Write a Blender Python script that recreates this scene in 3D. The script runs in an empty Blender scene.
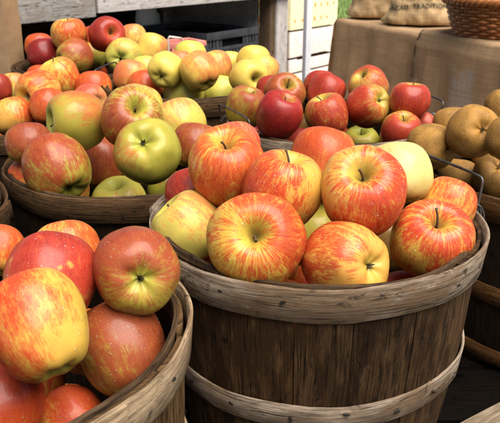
import bpy, bmesh, math, random
from math import pi, sin, cos, sqrt, radians, atan2
from mathutils import Vector, Matrix, noise

random.seed(11)
scene = bpy.context.scene
COL = scene.collection
CAMH = 1.15
PITCH = radians(21.0)
FPX = 687.0                      # focal length in pixels of a 500 px wide picture

# ------------------------------------------------------------------ objects
def link(o, parent=None):
    COL.objects.link(o)
    if parent is not None:
        o.parent = parent
    return o

def tag(o, label=None, cat=None, group=None, kind=None):
    if label: o['label'] = label
    if cat: o['category'] = cat
    if group: o['group'] = group
    if kind: o['kind'] = kind
    return o

def empty(name, loc=(0, 0, 0), rot=None):
    o = bpy.data.objects.new(name, None)
    o.empty_display_size = 0.05
    o.location = loc
    if rot is not None:
        o.rotation_mode = 'QUATERNION'
        o.rotation_quaternion = rot
    return link(o)

def mesh_obj(name, bm, mats, parent=None, smooth=True, angle=40):
    me = bpy.data.meshes.new(name)
    bmesh.ops.recalc_face_normals(bm, faces=bm.faces[:])
    if smooth:
        lim = radians(angle)
        for e in bm.edges:
            if len(e.link_faces) == 2 and e.calc_face_angle(0) > lim:
                e.smooth = False
        for f in bm.faces:
            f.smooth = True
    bm.to_mesh(me); bm.free()
    for m in (mats if isinstance(mats, (list, tuple)) else [mats]):
        me.materials.append(m)
    return link(bpy.data.objects.new(name, me), parent)

def uvl(bm):
    return bm.loops.layers.uv.verify()

# ------------------------------------------------------------------ shape helpers
def add_box(bm, c, s, M=None, bev=0.0, mi=0, grain=0):
    """box centred at c with full sizes s; UV u runs along the axis `grain` in metres"""
    t = bmesh.new()
    bmesh.ops.create_cube(t, size=1.0)
    for v in t.verts:
        v.co = Vector((v.co.x * s[0], v.co.y * s[1], v.co.z * s[2]))
    if bev > 0:
        bmesh.ops.bevel(t, geom=t.edges[:], offset=bev, segments=2, profile=0.6, affect='EDGES')
    ul = uvl(t)
    off = random.random() * 7
    o = [a for a in (0, 1, 2) if a != grain]
    for f in t.faces:
        n = f.normal
        for l in f.loops:
            p = l.vert.co
            other = p[o[0]] if abs(n[o[0]]) < abs(n[o[1]]) else p[o[1]]
            l[ul].uv = (p[grain] + off, other + off * 1.7)
        f.material_index = mi
    T = Matrix.Translation(Vector(c))
    if M is not None: T = M @ T
    t.transform(T)
    me = bpy.data.meshes.new('tmp'); t.to_mesh(me); t.free()
    bm.from_mesh(me); bpy.data.meshes.remove(me)

def add_tube(bm, pts, rad, seg=8, closed=False, mi=0, caps=True):
    pts = [Vector(p) for p in pts]
    n = len(pts)
    rads = rad if isinstance(rad, (list, tuple)) else [rad] * n
    rings = []
    prev = None
    ul = uvl(bm)
    for i, p in enumerate(pts):
        a = pts[(i - 1) % n] if (closed or i > 0) else p
        b = pts[(i + 1) % n] if (closed or i < n - 1) else p
        t = (b - a).normalized()
        if prev is None:
            u = t.orthogonal().normalized()
        else:
            u = (prev - t * prev.dot(t))
            u = u.normalized() if u.length > 1e-6 else t.orthogonal().normalized()
        prev = u
        w = t.cross(u)
        rings.append([bm.verts.new(p + (u * cos(2 * pi * k / seg) + w * sin(2 * pi * k / seg)) * rads[i]) for k in range(seg)])
    L = 0.0
    m = n if closed else n - 1
    for i in range(m):
        r0, r1 = rings[i], rings[(i + 1) % n]
        d = (pts[(i + 1) % n] - pts[i]).length
        for k in range(seg):
            f = bm.faces.new((r0[k], r0[(k + 1) % seg], r1[(k + 1) % seg], r1[k]))
            f.material_index = mi
            for l, uv in zip(f.loops, ((L, k), (L, k + 1), (L + d, k + 1), (L + d, k))):
                l[ul].uv = (uv[0], uv[1] / seg * rads[i] * 6.28)
        L += d
    if caps and not closed:
        for r in (rings[0], rings[-1]):
            f = bm.faces.new(r); f.material_index = mi

def sweep_ring(bm, prof, turns=1.0, a0=0.0, n=96, zf=None, rf=None):
    """sweep a closed cross-section prof [(r,z)] round the z axis; UV u along the ring in metres, v across"""
    ul = uvl(bm)
    closed = abs(turns - 1.0) < 1e-6
    cnt = n if closed else n + 1
    rings = []
    for i in range(cnt):
        t = i / n
        a = a0 + 2 * pi * turns * t
        dz = zf(a, t) if zf else 0.0
        dr = rf(a, t) if rf else 0.0
        rings.append([bm.verts.new(((r + dr) * cos(a), (r + dr) * sin(a), z + dz)) for r, z in prof])
    m = len(prof)
    vv = [0.0]
    for j in range(m):
        p, q = prof[j], prof[(j + 1) % m]
        vv.append(vv[-1] + math.hypot(q[0] - p[0], q[1] - p[1]))
    R = prof[0][0]
    off = random.random() * 9
    for i in range(n):
        r0, r1 = rings[i], rings[(i + 1) % cnt]
        u0, u1 = [x / n * 2 * pi * turns * R + off for x in (i, i + 1)]
        for j in range(m):
            k = (j + 1) % m
            f = bm.faces.new((r0[j], r1[j], r1[k], r0[k]))
            for l, uv in zip(f.loops, ((u0, vv[j]), (u1, vv[j]), (u1, vv[j + 1]), (u0, vv[j + 1]))):
                l[ul].uv = (uv[0], uv[1] + off)
    if not closed:
        bm.faces.new(rings[0]); bm.faces.new(rings[-1])

# ------------------------------------------------------------------ materials
class NT:
    def __init__(self, name):
        self.m = bpy.data.materials.new(name)
        self.m.use_nodes = True
        self.t = self.m.node_tree
        self.t.nodes.clear()
        self.out = self.t.nodes.new('ShaderNodeOutputMaterial')
        self.b = self.t.nodes.new('ShaderNodeBsdfPrincipled')
        self.t.links.new(self.b.outputs[0], self.out.inputs[0])
    def n(self, kind, **kw):
        x = self.t.nodes.new(kind)
        for k, v in kw.items():
            if k in x.inputs.keys() if isinstance(k, str) else False:
                x.inputs[k].default_value = v
            else:
                setattr(x, k, v)
        return x
    def l(self, a, b):
        self.t.links.new(a, b)
    def val(self, x, sock):
        if isinstance(x, bpy.types.NodeSocket): self.l(x, sock)
        else: sock.default_value = x
    def math(self, op, a, b=0.0, c=None, clamp=False):
        x = self.t.nodes.new('ShaderNodeMath'); x.operation = op; x.use_clamp = clamp
        self.val(a, x.inputs[0]); self.val(b, x.inputs[1])
        if c is not None: self.val(c, x.inputs[2])
        return x.outputs[0]
    def vmath(self, op, a, b=(0, 0, 0)):
        x = self.t.nodes.new('ShaderNodeVectorMath'); x.operation = op
        self.val(a, x.inputs[0])
        if op == 'SCALE': self.val(b, x.inputs['Scale'])
        else: self.val(b, x.inputs[1])
        return x.outputs['Value'] if op in ('DOT_PRODUCT', 'LENGTH') else x.outputs[0]
    def mix(self, f, a, b):
        x = self.t.nodes.new('ShaderNodeMix'); x.data_type = 'RGBA'
        self.val(f, x.inputs[0])
        for v, s in ((a, x.inputs[6]), (b, x.inputs[7])):
            if isinstance(v, (tuple, list)) and len(v) == 3: v = (*v, 1)
            self.val(v, s)
        return x.outputs[2]
    def noise(self, vec, scale, detail=4.0, rough=0.55, dist=0.0):
        x = self.t.nodes.new('ShaderNodeTexNoise')
        self.l(vec, x.inputs['Vector'])
        x.inputs['Scale'].default_value = scale; x.inputs['Detail'].default_value = detail
        x.inputs['Roughness'].default_value = rough; x.inputs['Distortion'].default_value = dist
        return x.outputs[0]
    def vor(self, vec, scale, feature='F1', rnd=1.0):
        x = self.t.nodes.new('ShaderNodeTexVoronoi'); x.feature = feature
        self.l(vec, x.inputs['Vector']); x.inputs['Scale'].default_value = scale
        x.inputs['Randomness'].default_value = rnd
        return x
    def step(self, v, lo, hi, smooth=True):
        x = self.t.nodes.new('ShaderNodeMapRange')
        x.interpolation_type = 'SMOOTHSTEP' if smooth else 'LINEAR'
        self.val(v, x.inputs[0]); self.val(lo, x.inputs[1]); self.val(hi, x.inputs[2])
        x.inputs[3].default_value = 0.0; x.inputs[4].default_value = 1.0
        return x.outputs[0]
    def bump(self, h, strength=0.3, dist=0.01, nrm=None):
        x = self.t.nodes.new('ShaderNodeBump')
        self.l(h, x.inputs['Height'])
        x.inputs['Strength'].default_value = strength; x.inputs['Distance'].default_value = dist
        if nrm is not None: self.l(nrm, x.inputs['Normal'])
        return x.outputs[0]
    def attr(self, name):
        x = self.t.nodes.new('ShaderNodeAttribute'); x.attribute_type = 'OBJECT'; x.attribute_name = name
        return x
    def uv(self):
        return self.t.nodes.new('ShaderNodeUVMap').outputs[0]
    def obj(self):
        return self.t.nodes.new('ShaderNodeTexCoord').outputs['Object']
    def mapv(self, v, scale):
        return self.vmath('MULTIPLY', v, scale)

def wood(name, light, dark, blotch, contrast=1.0, rough=0.75, knots=0.85, grain=1.0, tone=0.0):
    """grain along UV u (metres)"""
    t = NT(name)
    uv = t.uv()
    rnd = t.n('ShaderNodeObjectInfo').outputs['Random']
    off = t.n('ShaderNodeCombineXYZ'); t.l(t.math('MULTIPLY', rnd, 37.0), off.inputs[0]); t.l(t.math('MULTIPLY', rnd, 11.0), off.inputs[1]); t.l(t.math('MULTIPLY', rnd, 5.0), off.inputs[2])
    uv = t.vmath('ADD', uv, off.outputs[0])
    warp = t.noise(t.mapv(uv, (14, 30, 1)), 1.0, 2.0)
    uvw = t.vmath('ADD', uv, t.vmath('SCALE', t.n('ShaderNodeCombineXYZ', X=0.0, Y=1.0, Z=0.0).outputs[0], t.math('MULTIPLY', t.math('SUBTRACT', warp, 0.5), 0.006)))
    g1 = t.noise(t.mapv(uvw, (16, 640 * grain, 1)), 1.0, 5.0, 0.72)
    g2 = t.noise(t.mapv(uvw, (30, 190 * grain, 1)), 1.0, 5.0, 0.7)
    bl = t.noise(t.mapv(uv, (13, 24, 1)), 1.0, 4.0, 0.6)
    bl2 = t.noise(t.mapv(uv, (48, 75, 1)), 1.0, 5.0, 0.7, 0.6)
    g = t.math('ADD', t.math('MULTIPLY', g1, 0.55), t.math('MULTIPLY', g2, 0.45))
    f = t.step(g, 0.5 - 0.17 / contrast, 0.5 + 0.15 / contrast)
    c = t.mix(f, dark, light)
    c = t.mix(t.math('MULTIPLY', t.step(bl, 0.46, 0.62), 0.85), c, blotch)
    deep = tuple(x * 0.22 for x in dark)
    c = t.mix(t.math('MULTIPLY', t.step(bl2, 0.57, 0.70), 0.85), c, deep)
    pale = tuple(min(0.8, x * 1.45 + 0.01) for x in light)
    if tone > 0:
        su = t.n('ShaderNodeSeparateXYZ'); t.l(uv, su.inputs[0])
        cu = t.n('ShaderNodeCombineXYZ'); t.l(t.math('MULTIPLY', su.outputs[0], 0.55), cu.inputs[0])
        tn = t.step(t.noise(cu.outputs[0], 1.0, 1.0), 0.32, 0.68, False)
        c = t.vmath('SCALE', c, t.math('ADD', 1.0 - tone, t.math('MULTIPLY', tn, 2 * tone)))
    c = t.mix(t.math('MULTIPLY', t.step(t.noise(t.mapv(uv, (30, 60, 3)), 1.0, 4.0, 0.65), 0.60, 0.75), 0.5), c, pale)
    # short drying cracks along the grain
    crack = t.step(t.noise(t.mapv(uvw, (26, 700 * grain, 2)), 1.0, 2.0, 0.5), 0.63, 0.70)
    c = t.mix(t.math('MULTIPLY', crack, 0.8), c, deep)
    if knots > 0:
        v = t.vor(t.mapv(uv, (9, 22, 1)), 1.0)
        k = t.math('SUBTRACT', 1.0, t.step(t.math('ADD', v.outputs['Distance'], t.math('MULTIPLY', bl2, 0.12)), 0.10, 0.19))
        c = t.mix(t.math('MULTIPLY', k, knots), c, deep)
    t.l(c, t.b.inputs['Base Color'])
    t.b.inputs['Roughness'].default_value = rough
    t.b.inputs['Specular IOR Level'].default_value = 0.12
    h = t.math('SUBTRACT', t.math('ADD', g, t.math('MULTIPLY', bl2, 0.4)), t.math('MULTIPLY', crack, 0.8))
    t.l(t.bump(h, 0.8, 0.003), t.b.inputs['Normal'])
    return t.m

def plain(name, col, rough=0.6, metal=0.0, var=0.25, scale=30.0, bump=0.1, spec=0.4):
    t = NT(name)
    p = t.obj()
    n = t.noise(p, scale, 5.0, 0.6)
    c = t.mix(t.step(n, 0.3, 0.7), tuple(x * (1 - var) for x in col), tuple(min(1, x * (1 + var)) for x in col))
    t.l(c, t.b.inputs['Base Color'])
    t.b.inputs['Roughness'].default_value = rough
    t.b.inputs['Metallic'].default_value = metal
    t.b.inputs['Specular IOR Level'].default_value = spec
    if bump > 0: t.l(t.bump(n, bump, 0.004), t.b.inputs['Normal'])
    return t.m

def apple_material():
    t = NT('apple_skin')
    P = t.obj()
    seed = t.attr('seed').outputs['Fac']
    sv = t.n('ShaderNodeCombineXYZ'); t.l(seed, sv.inputs[0]); t.l(t.math('MULTIPLY', seed, 1.7), sv.inputs[1]); t.l(t.math('MULTIPLY', seed, 2.3), sv.inputs[2])
    S = sv.outputs[0]
    Ps = t.vmath('ADD', P, S)
    ground = t.attr('ground').outputs['Color']
    red = t.attr('blush').outputs['Color']
    bdir = t.attr('sunside').outputs['Vector']
    amt = t.attr('cover').outputs['Fac']
    stk = t.attr('streak').outputs['Fac']
    rus = t.attr('russet').outputs['Fac']
    sx = t.n('ShaderNodeSeparateXYZ'); t.l(P, sx.inputs[0])
    rad = t.math('SQRT', t.math('ADD', t.math('MULTIPLY', sx.outputs[0], sx.outputs[0]), t.math('MULTIPLY', sx.outputs[1], sx.outputs[1])))
    flat = t.n('ShaderNodeCombineXYZ'); t.l(sx.outputs[0], flat.inputs[0]); t.l(sx.outputs[1], flat.inputs[1])
    mer = t.vmath('SCALE', flat.outputs[0], t.math('DIVIDE', 1.0, t.math('ADD', rad, 0.05)))
    zz = t.n('ShaderNodeCombineXYZ'); t.l(sx.outputs[2], zz.inputs[2])
    wob = t.math('MULTIPLY', t.math('SUBTRACT', t.noise(Ps, 3.0, 2.0), 0.5), 0.25)
    M = t.vmath('ADD', t.vmath('ADD', mer, t.vmath('SCALE', zz.outputs[0], 0.22)), S)
    M = t.vmath('ADD', M, t.vmath('SCALE', flat.outputs[0], wob))
    M2 = t.vmath('ADD', t.vmath('ADD', mer, t.vmath('SCALE', zz.outputs[0], 0.75)), S)
    s1 = t.noise(M, 9.0, 5.0, 0.72)          # fine streaks
    s2 = t.noise(M2, 4.5, 4.0, 0.6)           # broad stripes
    low = t.noise(Ps, 1.25, 3.0, 0.5)
    mid = t.noise(Ps, 4.0, 4.0, 0.55)
    d = t.vmath('DOT_PRODUCT', t.vmath('NORMALIZE', P), bdir)
    # blush field
    f = t.math('ADD', t.math('MULTIPLY', d, 0.36), amt)
    f = t.math('ADD', f, t.math('MULTIPLY', t.math('SUBTRACT', low, 0.5), 0.8))
    f = t.math('ADD', f, t.math('MULTIPLY', t.math('SUBTRACT', mid, 0.5), 0.32))
    st = t.math('ADD', t.math('MULTIPLY', t.math('SUBTRACT', s1, 0.5), 2.6), t.math('MULTIPLY', t.math('SUBTRACT', s2, 0.5), 1.7))
    st = t.math('ADD', st, t.math('MULTIPLY', t.math('SUBTRACT', t.noise(M, 30.0, 3.0, 0.7), 0.5), 1.9))
    f = t.math('ADD', f, t.math('MULTIPLY', st, stk))
    # paler and greener round the stem hollow
    top = t.math('MULTIPLY', t.math('SUBTRACT', 1.0, t.step(rad, 0.10, 0.62)), t.step(sx.outputs[2], 0.0, 0.3))
    bot = t.math('MULTIPLY', t.math('SUBTRACT', 1.0, t.step(rad, 0.06, 0.48)), t.step(t.math('MULTIPLY', sx.outputs[2], -1.0), 0.3, 0.6))
    f = t.math('SUBTRACT', f, t.math('MULTIPLY', top, 0.36))
    f = t.math('SUBTRACT', f, t.math('MULTIPLY', bot, 0.38))
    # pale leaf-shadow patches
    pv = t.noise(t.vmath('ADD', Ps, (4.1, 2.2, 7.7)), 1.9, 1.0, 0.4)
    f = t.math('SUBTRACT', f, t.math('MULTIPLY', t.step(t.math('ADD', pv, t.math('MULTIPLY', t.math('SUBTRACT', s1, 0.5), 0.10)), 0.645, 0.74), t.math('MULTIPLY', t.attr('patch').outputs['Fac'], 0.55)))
    g2 = t.mix(t.step(low, 0.35, 0.65), ground, t.mix(0.35, ground, (0.46, 0.40, 0.06)))
    g2 = t.mix(t.math('MULTIPLY', t.math('ADD', top, bot, clamp=True), 0.75), g2, t.mix(0.55, ground, (0.26, 0.31, 0.035)))
    orange = t.mix(0.55, ground, red)
    c = t.mix(t.step(f, 0.28, 0.54), g2, orange)
    c = t.mix(t.step(f, 0.46, 0.78), c, red)
    dark = t.vmath('MULTIPLY', red, (0.55, 0.42, 0.6))
    c = t.mix(t.math('MULTIPLY', t.step(f, 0.80, 1.25), 0.8), c, dark)
    # yellow flecks breaking the red
    c = t.mix(t.math('MULTIPLY', t.step(t.noise(M, 26.0, 3.0, 0.6), 0.56, 0.72), t.math('MULTIPLY', stk, 0.55)), c, t.mix(0.5, ground, orange))
    c = t.vmath('SCALE', c, t.math('ADD', 0.70, t.math('ADD', t.math('MULTIPLY', s2, 0.36), t.math('MULTIPLY', s1, 0.24))))
    # lenticels
    lv = t.vor(Ps, 19.0)
    ld = t.math('ADD', lv.outputs['Distance'], t.math('MULTIPLY', t.math('SUBTRACT', mid, 0.5), 0.1))
    ll = t.math('SUBTRACT', 1.0, t.step(ld, 0.05, 0.13))
    c = t.mix(t.math('MULTIPLY', ll, 0.7), c, (0.66, 0.43, 0.17))
    # brown corky pit of the stem hollow
    pit = t.math('MULTIPLY', t.math('SUBTRACT', 1.0, t.step(t.math('ADD', rad, t.math('MULTIPLY', t.math('SUBTRACT', s1, 0.5), 0.22)), 0.05, 0.20)), t.step(sx.outputs[2], 0.0, 0.3))
    c = t.mix(t.math('MULTIPLY', pit, 0.75), c, (0.13, 0.085, 0.02))
    pitb = t.math('MULTIPLY', t.math('SUBTRACT', 1.0, t.step(t.math('ADD', rad, t.math('MULTIPLY', t.math('SUBTRACT', s1, 0.5), 0.2)), 0.03, 0.15)), t.step(t.math('MULTIPLY', sx.outputs[2], -1.0), 0.2, 0.5))
    c = t.mix(t.math('MULTIPLY', pitb, 0.7), c, (0.10, 0.07, 0.02))
    # small scuffs and bruises
    sc = t.step(t.noise(t.vmath('ADD', Ps, (9.0, 1.0, 3.0)), 6.5, 5.0, 0.7), 0.69, 0.76)
    c = t.mix(t.math('MULTIPLY', sc, 0.35), c, (0.16, 0.09, 0.03))
    # russeted skin
    rn = t.noise(Ps, 34.0, 5.0, 0.75)
    rb = t.mix(t.step(t.noise(Ps, 1.6, 3.0), 0.36, 0.64), (0.18, 0.08, 0.012), (0.31, 0.145, 0.022))
    rb = t.mix(t.step(rn, 0.46, 0.62), rb, t.mix(0.4, rb, (0.56, 0.36, 0.13)))
    c = t.mix(rus, c, rb)
    t.l(c, t.b.inputs['Base Color'])
    skin = t.math('ADD', t.math('MULTIPLY', mid, 0.010), t.math('MULTIPLY', rn, t.math('MULTIPLY', rus, 0.03)))
    nb = t.bump(skin, 0.35, 0.03)
    t.l(nb, t.b.inputs['Normal'])
    r0 = t.math('ADD', 0.41, t.math('MULTIPLY', rus, 0.22))
    r0 = t.math('ADD', r0, t.math('MULTIPLY', t.math('SUBTRACT', low, 0.5), 0.18))
    t.l(r0, t.b.inputs['Roughness'])
    t.b.inputs['Specular IOR Level'].default_value = 0.25
    t.l(t.math('SUBTRACT', 0.12, t.math('MULTIPLY', rus, 0.12)), t.b.inputs['Coat Weight'])
    t.b.inputs['Coat Roughness'].default_value = 0.12
    return t.m

APPLE = apple_material()
STEM = plain('stem_wood', (0.09, 0.05, 0.018), 0.7, 0, 0.5, 300, 0.4)
CALYX = plain('dry_calyx', (0.075, 0.055, 0.022), 0.8, 0, 0.5, 300, 0.4)
WIRE = plain('galvanised_wire', (0.10, 0.095, 0.09), 0.42, 0.85, 0.35, 120, 0.15)
HOOP_GREY = wood('weathered_grey_hoop', (0.33, 0.255, 0.185), (0.085, 0.057, 0.035), (0.135, 0.082, 0.044), 1.35)
HOOP_TAN = wood('weathered_tan_hoop', (0.38, 0.27, 0.165), (0.105, 0.066, 0.034), (0.165, 0.10, 0.048), 1.35)
HOOP_BROWN = wood('brown_hoop', (0.115, 0.062, 0.026), (0.026, 0.013, 0.005), (0.055, 0.026, 0.010), 1.35)
HOOP_RUST = wood('orange_brown_hoop', (0.13, 0.056, 0.017), (0.035, 0.014, 0.004), (0.07, 0.028, 0.008), 1.35)
STAVE_BROWN = wood('brown_stave', (0.095, 0.049, 0.020), (0.0105, 0.0052, 0.0021), (0.024, 0.011, 0.004), 1.35, 0.75, 0.85, 1.0, 0.42)
STAVE_DARK = wood('dark_stave', (0.030, 0.015, 0.006), (0.007, 0.0035, 0.0014), (0.014, 0.007, 0.003), 1.35, 0.75)
STAVE_TAN = wood('tan_stave', (0.15, 0.082, 0.032), (0.034, 0.017, 0.006), (0.064, 0.032, 0.012), 1.35, 0.75, 0.85, 1.0, 0.3)
INSIDE_SHADE = wood('shaded_basket_inside', (0.028, 0.016, 0.009), (0.008, 0.0045, 0.0025), (0.015, 0.009, 0.005), 1.2)  # shade inside the baskets painted into the inner stave faces
INNER = wood('dark_inner_band', (0.095, 0.056, 0.029), (0.024, 0.013, 0.006), (0.046, 0.025, 0.011), 1.35)
NAIL = plain('rusty_nail', (0.035, 0.026, 0.02), 0.6, 0.6, 0.4, 400, 0.3)

# ------------------------------------------------------------------ apples
PROFILE = [(0.0, 0.50), (0.035, 0.50), (0.08, 0.535), (0.14, 0.62), (0.22, 0.735), (0.32, 0.825), (0.44, 0.868), (0.58, 0.842), (0.73, 0.745),
           (0.87, 0.56), (0.965, 0.31), (1.0, 0.04), (0.985, -0.22), (0.925, -0.46), (0.82, -0.67), (0.69, -0.815), (0.55, -0.89),
           (0.42, -0.905), (0.31, -0.875), (0.21, -0.815), (0.12, -0.76), (0.05, -0.735), (0.0, -0.73)]
def catmull(P, k):
    out = []
    n = len(P)
    for i in range(n - 1):
        p0, p1, p2, p3 = P[max(i - 1, 0)], P[i], P[i + 1], P[min(i + 2, n - 1)]
        for j in range(k):
            t = j / k
            out.append(tuple(0.5 * (2 * p1[a] + (p2[a] - p0[a]) * t + (2 * p0[a] - 5 * p1[a] + 4 * p2[a] - p3[a]) * t * t
                                    + (3 * p1[a] - p0[a] - 3 * p2[a] + p3[a]) * t ** 3) for a in (0, 1)))
    out.append(P[-1])
    return out
PROF2 = catmull(PROFILE, 3)

def apple_mesh(seed, tall=1.0, cone=0.0, lop=0.0):
    rng = random.Random(seed)
    bm = bmesh.new()
    SEG = 64
    o = Vector((rng.uniform(0, 50), rng.uniform(0, 50), rng.uniform(0, 50)))
    ph = rng.uniform(0, 6.28)
    la = rng.uniform(0, 6.28)
    rings = []
    for (r, z) in PROF2:
        if r < 1e-4:
            rings.append([bm.verts.new((0, 0, z * tall))]); continue
        ring = []
        for k in range(SEG):
            a = 2 * pi * k / SEG
            wlow = max(0.0, min(1.0, (-z + 0.15)))
            wtop = max(0.0, min(1.0, (z - 0.2))) * (1.0 if r > 0.12 else 0)
            lobes = 1 + 0.042 * cos(5 * a + ph) * wlow + 0.028 * cos(5 * a + ph + 0.6) * wtop + 0.015 * cos(2 * a + la)
            rr = r * (1 + cone * z) * lobes
            q = Vector((cos(a) * r * 0.9, sin(a) * r * 0.9, z * 0.9))
            nz = noise.noise(q * 1.3 + o) * 0.05 + noise.noise(q * 2.7 + o) * 0.018
            fade = min(1.0, r / 0.35)
            rr *= 1 + nz * fade
            z2 = z * tall * (1 + 0.5 * nz * fade) + lop * cos(a - la) * r * (1 if z > 0 else 0.5) + 0.02 * cos(5 * a + ph) * wlow * (1 if r < .75 else .3)
            ring.append(bm.verts.new((rr * cos(a), rr * sin(a), z2)))
        rings.append(ring)
    for i in range(len(rings) - 1):
        A, B = rings[i], rings[i + 1]
        if len(A) == 1:
            for k in range(SEG): bm.faces.new((A[0], B[k], B[(k + 1) % SEG]))
        elif len(B) == 1:
            for k in range(SEG): bm.faces.new((A[k], B[0], A[(k + 1) % SEG]))
        else:
            for k in range(SEG): bm.faces.new((A[k], B[k], B[(k + 1) % SEG], A[(k + 1) % SEG]))
    bmesh.ops.recalc_face_normals(bm, faces=bm.faces[:])
    for f in bm.faces: f.smooth = True
    me = bpy.data.meshes.new('apple'); bm.to_mesh(me); bm.free()
    me.materials.append(APPLE)
    return me

SHAPES = [apple_mesh(1, 0.98, 0.03, 0.02), apple_mesh(2, 0.93, 0.0, 0.04), apple_mesh(3, 1.06, 0.07, 0.03),
          apple_mesh(4, 1.0, 0.04, 0.05), apple_mesh(5, 0.90, -0.01, 0.03), apple_mesh(6, 1.12, 0.10, 0.02), apple_mesh(7, 0.97, 0.05, 0.06)]

def stem_mesh(seed):
    rng = random.Random(seed)
    bm = bmesh.new()
    L = rng.uniform(0.36, 0.52); lean = rng.uniform(0.05, 0.22); az = rng.uniform(0, 6.28)
    pts, rr = [], []
    for i in range(9):
        t = i / 8
        x = lean * t * t
        pts.append((x * cos(az), x * sin(az), 0.47 + L * t))
        rr.append(0.034 - 0.010 * t + (0.016 if i == 8 else 0) + (0.012 if i == 0 else 0))
    add_tube(bm, pts, rr, 8)
    for f in bm.faces: f.smooth = True
    bmesh.ops.recalc_face_normals(bm, faces=bm.faces[:])
    me = bpy.data.meshes.new('stem'); bm.to_mesh(me); bm.free(); me.materials.append(STEM)
    return me
STEMS = [stem_mesh(i) for i in range(5)]

def calyx_mesh(seed):
    rng = random.Random(seed)
    bm = bmesh.new()
    for k in range(5):
        a = 2 * pi * k / 5 + rng.uniform(-.2, .2)
        prev = None
        sc_ = rng.uniform(.6, 1.25)
        for i in range(5):
            t = i / 4
            r = 0.012 + 0.062 * sin(t * 2.2) * sc_
            z = -0.72 - 0.10 * t - 0.05 * t * t
            w = 0.035 * (1 - t) + 0.004
            c = Vector((r * cos(a), r * sin(a), z)); s = Vector((-sin(a), cos(a), 0)) * w
            cur = (bm.verts.new(c - s), bm.verts.new(c + s + Vector((0, 0, rng.uniform(-.01, .01)))))
            if prev: bm.faces.new((prev[0], prev[1], cur[1], cur[0]))
            prev = cur
    geo = bmesh.ops.solidify(bm, geom=bm.faces[:], thickness=0.012)
    for f in bm.faces: f.smooth = True
    me = bpy.data.meshes.new('calyx'); bm.to_mesh(me); bm.free(); me.materials.append(CALYX)
    return me
CALYCES = [calyx_mesh(i) for i in range(3)]

def drop_material():
    t = NT('clear_water')
    tr = t.t.nodes.new('ShaderNodeBsdfTransparent'); tr.inputs[0].default_value = (.97, .97, .97, 1)
    gl = t.t.nodes.new('ShaderNodeBsdfGlossy'); gl.inputs['Roughness'].default_value = 0.04
    fr = t.t.nodes.new('ShaderNodeFresnel'); fr.inputs[0].default_value = 1.6
    m = t.t.nodes.new('ShaderNodeMixShader')
    geo = t.t.nodes.new('ShaderNodeNewGeometry')
    t.l(t.math('MULTIPLY', fr.outputs[0], t.math('SUBTRACT', 1.0, geo.outputs['Backfacing'])), m.inputs[0]); t.l(tr.outputs[0], m.inputs[1]); t.l(gl.outputs[0], m.inputs[2]); t.l(m.outputs[0], t.out.inputs[0])
    return t.m
WATER = drop_material()
def add_drops(o, wet, seed):
    rng = random.Random(seed)
    me = o.data
    polys = [p for p in me.polygons if p.center.xy.length > 0.25]
    cum, tot = [], 0.0
    for p in polys: tot += p.area; cum.append(tot)
    bm = bmesh.new()
    import bisect
    for _ in range(int(wet * 800)):
        p = polys[min(bisect.bisect(cum, rng.random() * tot), len(polys) - 1)]
        n = p.normal; c = p.center + n * 0.0
        u = n.orthogonal().normalized(); w = n.cross(u)
        r = 0.010 + 0.036 * rng.random() ** 5
        a0 = rng.uniform(0, 6.28); el = rng.uniform(.8, 1.25); hgt = rng.uniform(.42, .62)
        K = 9
        rings = []
        for q in range(4):
            th = q / 4 * pi / 2
            rr, hh = r * cos(th), r * hgt * sin(th) - r * 0.06
            rings.append([bm.verts.new(c + n * hh + (u * cos(2 * pi * k / K + a0) * el + w * sin(2 * pi * k / K + a0) / el) * rr * (1 + .10 * sin(2 * (2 * pi * k / K) + a0))) for k in range(K)])
        tp = bm.verts.new(c + n * r * (hgt - .06))
        for A_, B_ in zip(rings[:-1], rings[1:]):
            for k in range(K): bm.faces.new((A_[k], A_[(k + 1) % K], B_[(k + 1) % K], B_[k]))
        for k in range(K): bm.faces.new((rings[-1][k], rings[-1][(k + 1) % K], tp))
    d = mesh_obj('water_drops', bm, WATER, o, angle=100)
    d['kind'] = 'stuff'
CAM = Vector((0, 0, CAMH))
def ray(px, py):
    a, b = (px - 250) / FPX, (211.5 - py) / FPX
    return Vector((a, cos(PITCH) + b * sin(PITCH), -sin(PITCH) + b * cos(PITCH)))
def at_y(px, py, y):
    d = ray(px, py); return CAM + d * (y / d.y)
def at_z(px, py, z):
    d = ray(px, py); return CAM + d * ((z - CAMH) / d.z)
def view_axes(p):
    d = (Vector(p) - CAM).normalized()
    right = d.cross(Vector((0, 0, 1))).normalized()
    up = right.cross(d).normalized()
    return right, up, -d

COLS = dict(                      # ground colour, blush colour
    gold=((0.58, 0.315, 0.055), (0.46, 0.068, 0.016)),
    goldr=((0.57, 0.305, 0.055), (0.41, 0.050, 0.014)),
    green=((0.31, 0.275, 0.035), (0.38, 0.095, 0.025)),
    greenr=((0.34, 0.25, 0.036), (0.265, 0.052, 0.016)),
    pink=((0.56, 0.36, 0.11), (0.48, 0.085, 0.040)),
    red=((0.46, 0.27, 0.05), (0.35, 0.036, 0.016)),
    deep=((0.38, 0.20, 0.04), (0.26, 0.018, 0.013)),
    yellow=((0.60, 0.415, 0.075), (0.52, 0.14, 0.045)),
    lemon=((0.50, 0.41, 0.075), (0.50, 0.17, 0.05)),
    pale=((0.61, 0.43, 0.15), (0.53, 0.20, 0.06)),
    brown=((0.27, 0.15, 0.03), (0.24, 0.10, 0.02)))

GROUPS = dict(main='apples heaped in the large front basket', second='apples in the brown basket behind at left',
              near='wet apples in the nearest basket', center='red apples in the middle basket with wire handles',
              russet='brown russet apples in the right basket', yellow='yellow apples in the far middle basket',
              back='apples in the farthest basket', left='orange apples in the basket by the paper bag')

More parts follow.
